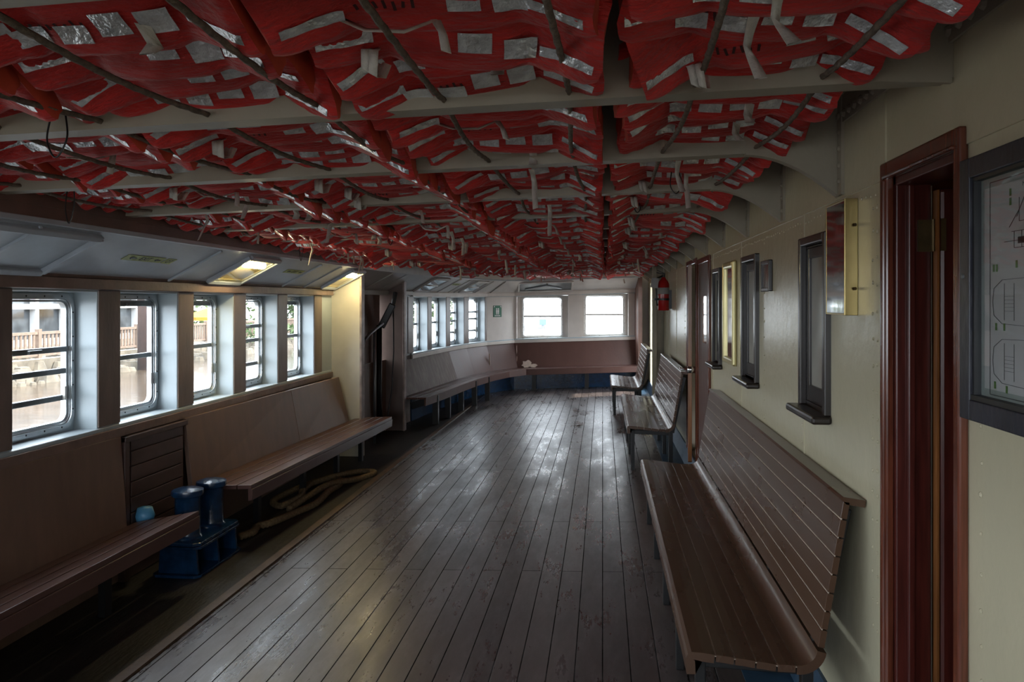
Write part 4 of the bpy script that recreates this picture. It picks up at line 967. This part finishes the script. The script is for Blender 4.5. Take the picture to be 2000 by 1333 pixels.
def ribbon(mb, pts, wv, m=0):
    P = [Vector(p) for p in pts]; vs = []; w = Vector(wv)
    for i, p in enumerate(P):
        tw = Matrix.Rotation(.5 * math.sin(i * 1.1 + p.x * 9), 3, 'Z') @ w; vs += [p - tw / 2, p + tw / 2]
    n = len(P); th = Vector((0, .003, 0)) if abs(w.x) > abs(w.y) else Vector((.003, 0, 0))
    vs2 = [v + th for v in vs]; o = len(vs)
    fs = [(2 * i, 2 * i + 1, 2 * i + 3, 2 * i + 2) for i in range(n - 1)] + [(o + 2 * i, o + 2 * i + 2, o + 2 * i + 3, o + 2 * i + 1) for i in range(n - 1)]
    fs += [(2 * i, 2 * i + 2, o + 2 * i + 2, o + 2 * i) for i in range(n - 1)] + [(2 * i + 1, o + 2 * i + 1, o + 2 * i + 3, 2 * i + 3) for i in range(n - 1)]
    mb.add(vs + vs2, fs, m)
NV = 8
JBODY, JTAPE, JSTRAP, JINK = [], [], [], []
def mesh_of(mb, name, mats, smooth=True, auto=None):
    o = mb.build(name, mats, None, smooth=smooth, auto=auto); me = o.data; bpy.data.objects.remove(o); return me
for sd in range(NV):
    r = random.Random(100 + sd); mb, f = jacket_mesh(sd)
    JBODY.append(mesh_of(mb, 'body', [M['red'], M['red_edge']], True, 60))
    tl = []
    def pt(name, *A, **Kw):
        mb = MB(); patch(mb, f, *A, **Kw); tl.append((name, mesh_of(mb, name, [M['tape']], True)))
    u0 = r.uniform(.02, .07)
    for k in range(2): pt('reflective_square', (u0 + k * .10, .045 + r.uniform(-.01, .02)), r.uniform(-.06, .06), .074, .058)
    if sd % 2 == 0:
        for k in range(2): pt('reflective_square', (u0 - .2 + k * .1, .075), r.uniform(-.08, .08), .075, .045)
    for s_ in (-1, 1): pt('reflective_strip', (s_ * (.262 + r.uniform(-.01, .01)), r.uniform(.04, .075)), s_ * r.uniform(-.1, .2), .13, .027, 10, 3, lift=.007)
    JTAPE.append(tl)
    mb = MB(); k = sd % 4
    if k == 0:      # long tail hanging straight down
        x = r.uniform(-.1, .1); b = f(x, .12, -JT); ribbon(mb, [f(x, .05, -JT - .004), f(x, .09, -JT - .006), b + Vector((0, .0, -.02)), b + Vector((.004, -.02, -.07)), b + Vector((.012, -.05, -.13 - r.uniform(0, .07)))], (.026, .004, 0))
    elif k == 1:    # folded loops at one end
        x = .2 * (1 if r.random() < .5 else -1); b = f(x, .09, -JT)
        for q in range(2):
            ox = q * .02 - .02; ribbon(mb, [b + Vector((ox, 0, .004)), b + Vector((ox + .006, -.03, -.03)), b + Vector((ox + .012, -.015, -.075 - .012 * q)), b + Vector((ox + .022, .02, -.055)), b + Vector((ox + .02, .04, .0))], (.02, .006, 0))
    elif k == 2:    # short tab
        x = r.uniform(-.08, .16); b = f(x, .11, -JT); ribbon(mb, [f(x, .06, -JT - .004), b + Vector((0, 0, -.008)), b + Vector((.004, -.02, -.055))], (.034, 0, 0))
    else:           # a bow of tapes slung along the edge
        b = f(-.2, .08, -JT); e = f(.0, .1, -JT)
        ribbon(mb, [b, b.lerp(e, .3) + Vector((0, -.02, -.05)), b.lerp(e, .7) + Vector((0, -.02, -.055)), e], (.0, .006, .016))
        ribbon(mb, [e, e + Vector((.02, -.01, -.05)), e + Vector((.03, -.01, -.1))], (.022, .003, 0))
    JSTRAP.append(mesh_of(mb, 'strap', [M['web']], True))
    mb = MB()
    if sd % 3 != 1:
        for q in range(7): patch(mb, f, (-.16 + q * .02, .055 + r.uniform(-.006, .006)), r.uniform(-.3, .3), .007, r.uniform(.014, .026), 2, 2, lift=.003)
        pass
    JINK.append(mesh_of(mb, 'stencil_smudge', [M['ink']], True) if mb.v else None)

COLX = [.365, -.34, -1.05, -1.76, -2.32]
ORD = ['first', 'second', 'third', 'fourth', 'fifth', 'sixth', 'seventh', 'eighth', 'ninth', 'tenth', 'eleventh', 'twelfth', 'thirteenth', 'fourteenth', 'fifteenth', 'sixteenth']
def child(me, name, par):
    o = bpy.data.objects.new(name, me); COL.objects.link(o); o.parent = par; return o
jr = random.Random(31)
count = 0
for bi, yb in enumerate(BY[2:-1]):          # bay between beam yb and yb+.905
    nrow = 5 if bi < 7 else 4
    if bi == 0: rows = [1, 2, 3, 4]
    else: rows = list(range(nrow))
    for ci, cx in enumerate(COLX):
        if ci == 4 and bi > 7: continue
        if ci == 3 and bi > 11: continue
        for ri in rows:
            v = jr.randrange(NV)
            x = cx + jr.uniform(-.015, .015) * (ci < 4); pitch = (.905 - .06) / nrow
            y = yb + .10 + (ri + .35) * pitch
            tilt = math.radians(jr.uniform(24, 36))
            z = ZB + K * x + (.124 if bi < 3 else .104) - .018 * min(4, max(0, bi - 3)) + jr.uniform(-.014, .014)
            # far edge low: the broad face looks down and towards the viewer
            body = bpy.data.objects.new('life_jacket', JBODY[v]); COL.objects.link(body)
            sx = -1 if jr.random() < .35 else 1
            body.location = (x, y, z); body.rotation_euler = (-tilt, math.radians(jr.uniform(-4, 4)) - K, math.radians(jr.uniform(-5, 5)))
            sc_ = (.90, .955, .955, .955, .60)[ci]
            body.scale = (sc_, 1, 1)
            if jr.random() < (.10 if bi < 3 else .18) and ci < 4:      # some have slipped down and skewed a little
                body.location.z -= jr.uniform(.012, .04); body.rotation_euler.y += math.radians(jr.uniform(-7, 7)); body.rotation_euler.z += math.radians(jr.uniform(-9, 9)); body.location.x += jr.uniform(-.03, .03)
            tag(body, 'red life jacket, %s row of %s ceiling bay, %s column from the cream wall' % (ORD[ri], ORD[bi], ORD[ci]), 'life jacket', 'life jackets stowed between the deck beams')
            for nm, me_ in JTAPE[v]: child(me_, nm, body)
            if JINK[v] and bi < 6: child(JINK[v], 'stencil_smudge', body)
            if jr.random() < (.45 if bi < 5 else .38): child(JSTRAP[(v + jr.randrange(2)) % NV] if False else JSTRAP[v], 'strap', body)
            count += 1
print('jackets', count)

# ropes lashed fore and aft under the jackets
RX = [.56 - .33 * k for k in range(10)]
RN = ['nearest the cream wall', 'second from the cream wall', 'third from the cream wall', 'fourth from the cream wall', 'fifth from the cream wall', 'sixth from the cream wall', 'seventh from the cream wall', 'eighth from the cream wall', 'ninth from the cream wall', 'nearest the window side']
for k, xr in enumerate(RX):
    pts = []
    for yb in BY[1:-1]:
        for q in range(8):
            t = q / 8; pts.append((xr + .012 * math.sin(yb * 3 + q * .4 + k), yb + t * .905, ZB + K * xr + .010 - .022 * math.sin(t * PI)))
    mb = MB(); twisted(mb, pts, .0085, .045, step=.018, n=8)
    tag(mb.build('lashing_rope', M['rope'], smooth=True), 'brown lashing rope under the life jackets, ' + RN[k], 'rope', 'lashing ropes under the life jackets')
# thin black cords dangling
for k, (x, y, w, h) in enumerate(((-1.52, 2.0, .06, .1), (-2.3, 3.1, .04, .14), (.33, 3.55, .05, .07), (-.75, 3.9, .03, .03), (-2.45, 6.05, .03, .14), (.2, 4.5, .03, .04), (-1.6, 5.7, .03, .07))):
    z = ZB + K * x - .0; pts = spline([(x - w * .4, y, z + .03), (x - w * .5, y - .01, z - h * .5), (x + .0, y - .015, z - h), (x + w * .5, y - .01, z - h * .45), (x + w * .3, y, z + .03)], 8)
    mb = MB(); mb.tube(pts, .0028, 5)
    tag(mb.build('hanging_cord', M['black'], smooth=True), ('thin black cord loop dangling from the life jackets, ' + ['above the near windows', 'lowest near the hull side', 'beside the first curved knee', 'at the middle of the third beam', 'over the larger lit soffit light', 'by the second curved knee', 'midway along the hull side'][k]), 'cord', 'black cords hanging from the life jackets')

# ------------------------------------------------------------------ unseen wall behind the viewer, its two openings sized for the daylight they admit
mb = MB(); mb.box(-3.2, -2.3, -2.45, -2.4, -.1, 2.5); mb.box(.5, 1.0, -2.45, -2.4, -.1, 2.5); mb.box(-2.3, .5, -2.45, -2.4, 2.0, 2.5); mb.box(-2.3, .5, -2.45, -2.4, -.1, 1.0); mb.box(-1.2, -.6, -2.45, -2.4, 1.0, 2.0)
struct(mb.build('wall_back', M['offwhite']), 'wall with two windows behind the viewer', 'wall')

# ------------------------------------------------------------------ outside
def ext_mat(name, col, **k): return mat(name, col, k.pop('rough', .8), **k)
M['water'] = mat('river_water', (0.055, 0.04, 0.027), 0.15, var=0.3, vscale=.6, bump=0.5, bscale=1.6, stretch=(1, 3, 1))
M['stone'] = ext_mat('bank_stone', (0.11, 0.09, 0.065), var=.3, vscale=3, bump=.3, bscale=8)
M['timber'] = ext_mat('bleached_timber', (0.16, 0.11, 0.08), var=.15)
M['bark'] = ext_mat('brown_bark', (0.05, 0.027, 0.021), var=.2)
M['leaf'] = ext_mat('green_leaves', (0.055, 0.09, 0.022), var=.4, vscale=2)
M['yellow'] = ext_mat('yellow_canvas', (0.32, 0.165, 0.008), var=.05)
M['bldwhite'] = ext_mat('white_building_paint', (0.42, 0.42, 0.42), var=.04)
M['bldglass'] = mat('dark_building_glass', (0.05, 0.055, 0.06), 0.1, var=.4, vscale=1.5)
M['navyflag'] = ext_mat('blue_grey_box_paint', (0.12, 0.2, 0.3), var=.1)
mb = MB(); mb.box(-70, 60, -40, 90, -1.3, -1.1); struct(mb.build('water', M['water']), 'tan river water outside the windows', 'water')
mb = MB(); r = random.Random(9)
for i in range(650):
    x, y = r.uniform(-21.5, -18.6), r.uniform(8, 62); s = r.uniform(.2, .55); z = -1.15 + (-18.6 - x) * .25
    vs = [(x + s * math.cos(a) * r.uniform(.7, 1.1), y + s * math.sin(a) * r.uniform(.7, 1.1), z - .2) for a in [k * PI / 3 for k in range(6)]]
    mb.add(vs + [(v[0] * .5 + x * .5, v[1] * .5 + y * .5, z + s * .5) for v in vs], [(k, (k + 1) % 6, 6 + (k + 1) % 6, 6 + k) for k in range(6)] + [(6, 7, 8, 9, 10, 11)])
mb.box(-60, -20.42, 0, 90, -1.4, -.45)
o = mb.build('bank_rubble', M['stone']); tag(o, 'pale stone river bank below the boardwalk', 'rocks', None, 'stuff')
# boardwalk railing in lengths
for k in range(8):
    y0 = 8 + k * 6.0; r_ = empty('boardwalk_railing', (-20.6, y0, -.45), 0, 'bleached timber railing on the far bank, %s length from the viewer' % ORD[k], 'railing', 'boardwalk railing lengths on the bank')
    mb = MB(); mb.box(-.05, .05, 0, 5.95, .9, 1.0); mb.box(-.04, .04, 0, 5.95, .1, .18); mb.build('rail', M['timber'], r_)
    mb = MB()
    for q in range(28): mb.box(-.025, .025, q * .21 + .05, q * .21 + .14, .15, .93)
    mb.build('balusters', M['timber'], r_)
    mb = MB(); mb.box(-.08, .08, -.08, .08, -.3, 1.1); mb.build('post', M['timber'], r_)
    mb = MB(); mb.box(.0, .1, 0, 5.95, -.35, .02); mb.build('edge_board', M['bldwhite'], r_)
# building
b = empty('waterside_building', (-27, 26, -.45), 0, 'white framed glass building on the far bank', 'building')
mb = MB(); mb.box(-6, -.3, -12, 22, 0, 4.2); mb.build('core', M['bldglass'], b)
for yy in range(-12, 23, 2):
    mb = MB(); mb.box(-.3, 0, yy - .12, yy + .12, 0, 4.2); mb.build('mullion', M['bldwhite'], b)
mb = MB(); mb.box(-.3, .05, -12, 22, 3.4, 4.3); mb.box(-.3, .04, -12, 22, 1.75, 2.0); mb.box(-.3, .04, -12, 22, 0, .3); mb.build('white_bands', M['bldwhite'], b)
mb = MB(); mb.box(-7, .6, -13, 23, 4.3, 4.6); mb.build('roof', M['bldwhite'], b)
mb = MB(); mb.box(-.25, .0, -7.8, -6.1, .4, 1.6); mb.build('orange_curtain', M['yellow'], b)
for k in range(3):
    mb = MB(); mb.lathe([(0, -.25), (.18, -.18), (.25, 0), (.18, .18), (0, .25)], (.3, -9 + k * 6, 3.2), 12); mb.build('globe_lamp', M['bldwhite'], b, smooth=True)
# timber pile, yellow umbrella, white pole, trees
mb = MB(); mb.tube([(-18.4, 29.4, -1.4), (-18.4, 29.4, 4.5)], .42, 12); tag(mb.build('timber_pile', M['bark'], smooth=True), 'thick brown timber pile seen through the second window', 'post')
mb = MB(); mb.tube([(-17.6, 34.5, -1.4), (-17.6, 34.5, 4.5)], .45, 12); tag(mb.build('timber_pile', M['bark'], smooth=True), 'brown timber pile behind the yellow umbrella', 'post')
u = empty('yellow_umbrella', (-22.0, 41.3, -1.0), 0, 'yellow patio umbrella on the far bank', 'umbrella')
mb = MB(); mb.tube([(0, 0, 0), (0, 0, 2.4)], .04, 8); mb.build('pole', M['bldwhite'], u)
mb = MB(); mb.add([(1.75 * math.cos(k * PI / 4), 1.75 * math.sin(k * PI / 4), 1.8) for k in range(8)] + [(1.75 * math.cos(k * PI / 4), 1.75 * math.sin(k * PI / 4), 1.62) for k in range(8)] + [(0, 0, 2.4)],
       [(k, (k + 1) % 8, 16) for k in range(8)] + [(k, (k + 1) % 8, 8 + (k + 1) % 8, 8 + k) for k in range(8)]); mb.build('canopy', M['yellow'], u, fix=False)
mb = MB(); mb.tube([(-13.0, 32.7, -1.4), (-13.0, 32.7, 8)], .17, 12); tag(mb.build('white_pole', M['bldwhite'], smooth=True), 'white pole on the bank seen through the fifth window', 'pole')
def tree(x, y, z0, h, rad, n, label, seed, hang=.0):
    r = random.Random(seed); t = empty('willow_tree', (x, y, z0), 0, label, 'tree', 'trees on the far bank')
    mb = MB(); mb.tube([(0, 0, 0), (.15, .1, h * .4), (0, 0, h * .8)], .3, 8, rs=[.35, .25, .1]); mb.build('trunk', M['bark'], t, smooth=True)
    mb = MB()
    for i in range(n):
        a = r.uniform(0, 2 * PI); q = rad * math.sqrt(r.random()); zz = h * (.01 + .9 * r.random() * (1 - .4 * q / rad)); c = Vector((q * math.cos(a), q * math.sin(a), zz)); s = r.uniform(.15, .35)
        d1_ = Vector((r.uniform(-1, 1), r.uniform(-1, 1), r.uniform(-1, .3))).normalized() * s; d2_ = Vector((r.uniform(-1, 1), r.uniform(-1, 1), r.uniform(-1, 1))).normalized() * s * .5
        mb.add([c - d1_, c + d2_, c + d1_, c - d2_], [(0, 1, 2, 3)])
    mb.build('crown', M['leaf'], t, fix=False)
tree(-21, 58, -.5, 9, 5, 4200, 'bright green willow seen through the last near windows', 1)
tree(-18, 66, -.5, 11, 5.5, 4200, 'tall green willow behind the white pole', 2)
tree(-34, 60, -.5, 9, 6, 1800, 'dark green tree behind the glass building', 3)
mb = MB(); r = random.Random(5)
for i in range(900):
    c = Vector((r.uniform(-20.4, -18.8), r.uniform(38, 75), r.uniform(-.7, .2))); s = r.uniform(.1, .3); mb.add([c + Vector((r.uniform(-s, s), r.uniform(-s, s), r.uniform(-s, s))) for _ in range(4)], [(0, 1, 2, 3)])
tag(mb.build('bank_grass', M['leaf'], fix=False), 'green weeds at the water edge of the bank', 'plants', None, 'stuff')
# white vessel lying ahead, seen through the end windows
v = empty('white_ferry', (0, 26, -1.2), 0, 'white vessel moored beyond the end windows', 'boat')
mb = MB(); mb.box(-3.7, 14, 0, 6, 0, 5.2); mb.build('hull', M['concrete'], v)
mb = MB(); mb.box(-3.7, 14, -.1, 0, 2.75, 2.82); mb.build('rubbing_strake', M['bldwhite'], v)
mb = MB(); mb.box(-2.09, -1.88, -.5, -.3, 2.08, 2.27); mb.build('control_box', M['navyflag'], v)
mb = MB(); mb.tube([(-1.98, -.4, 1.5), (-1.98, -.4, 2.08)], .05, 8); mb.tube([(-2.18, -.4, 1.97), (-1.9, -.4, 1.98)], .018, 6); mb.tube([(-2.14, -.4, 2.0), (-2.05, -.4, 2.12)], .014, 6); mb.tube([(-2.75, -.4, 1.98), (-2.5, -.4, 2.05)], .02, 6); mb.tube([(-2.6, -.4, 1.85), (-2.6, -.4, 2.1)], .014, 6); mb.build('davit', M['steel_grey'], v)
mb = MB(); mb.bar((-2.78, -.3, 2.66), (-2.36, -.3, 2.54), .05, .06); mb.build('boom', M['steel_grey'], v)

# ------------------------------------------------------------------ light
w = bpy.data.worlds.new('World'); SC.world = w; w.use_nodes = True
nt = w.node_tree; nt.nodes.clear()
o = nt.nodes.new('ShaderNodeOutputWorld'); bg = nt.nodes.new('ShaderNodeBackground')
bg.inputs[0].default_value = (0.86, 0.93, 1.0, 1); bg.inputs[1].default_value = 4.2
nt.links.new(bg.outputs[0], o.inputs[0])
sun = bpy.data.lights.new('sun', 'SUN'); sun.energy = 4.0; sun.angle = math.radians(2); sun.color = (1, .9, .74)
so = bpy.data.objects.new('sun', sun); COL.objects.link(so); so.rotation_euler = (math.radians(38), 0, math.radians(-75) + PI)

def portal(p, inward, w, h):
    l = bpy.data.lights.new('window_daylight', 'AREA'); l.shape = 'RECTANGLE'; l.size = w; l.size_y = h; l.cycles.is_portal = True
    o = bpy.data.objects.new('window_daylight', l); COL.objects.link(o); o.location = p; o.rotation_euler = Vector(inward).to_track_quat('-Z', 'Y').to_euler()
for (a0, a), (b, b1) in list(zip(POSTS[:-1], POSTS[1:])) + list(zip(POSTS_FAR[:-1], POSTS_FAR[1:])):
    m0, d = on_path((a + b) / 2); nr = Vector((-d.y, d.x)); q = m0 + nr * .205
    portal((q.x, q.y, 1.39 + K * q.x), (-nr.x, -nr.y, 0), .62, .76)
for xc in (-1.16, .05):
    q = far_x(xc) + Vector((-D0.y, D0.x)) * .205; portal((q.x, q.y, 1.385 + K * xc), (D0.y, -D0.x, 0), .78, .78)
portal((XR + .12, 14.05, 1.05), (-1, 0, 0), .6, 1.9)  # at the added far-end doorway
for xc, wv in ((-1.75, 1.1), (-.05, 1.1)): portal((xc, -2.46, 1.5), (0, 1, 0), wv, 1.0)

# ------------------------------------------------------------------ camera
cd = bpy.data.cameras.new('camera'); co = bpy.data.objects.new('camera', cd); COL.objects.link(co)
th = math.atan(177 / 1500)
co.location = (0, 0, EYE); co.rotation_euler = (PI / 2, 0, th)
cd.sensor_width = 36; cd.lens = 27.0; cd.shift_y = -(666.5 - 590) / 2000; cd.clip_start = .02; cd.clip_end = 300
SC.camera = co
SC.view_settings.view_transform = 'Standard'; SC.view_settings.look = 'None'; SC.view_settings.gamma = 1; SC.view_settings.use_curve_mapping = False
SC.view_settings.exposure = 1.42
SC.cycles.use_denoising = True
SC.cycles.sample_clamp_indirect = 8.0
SC.cycles.max_bounces = 10; SC.cycles.transparent_max_bounces = 16; SC.cycles.diffuse_bounces = 6
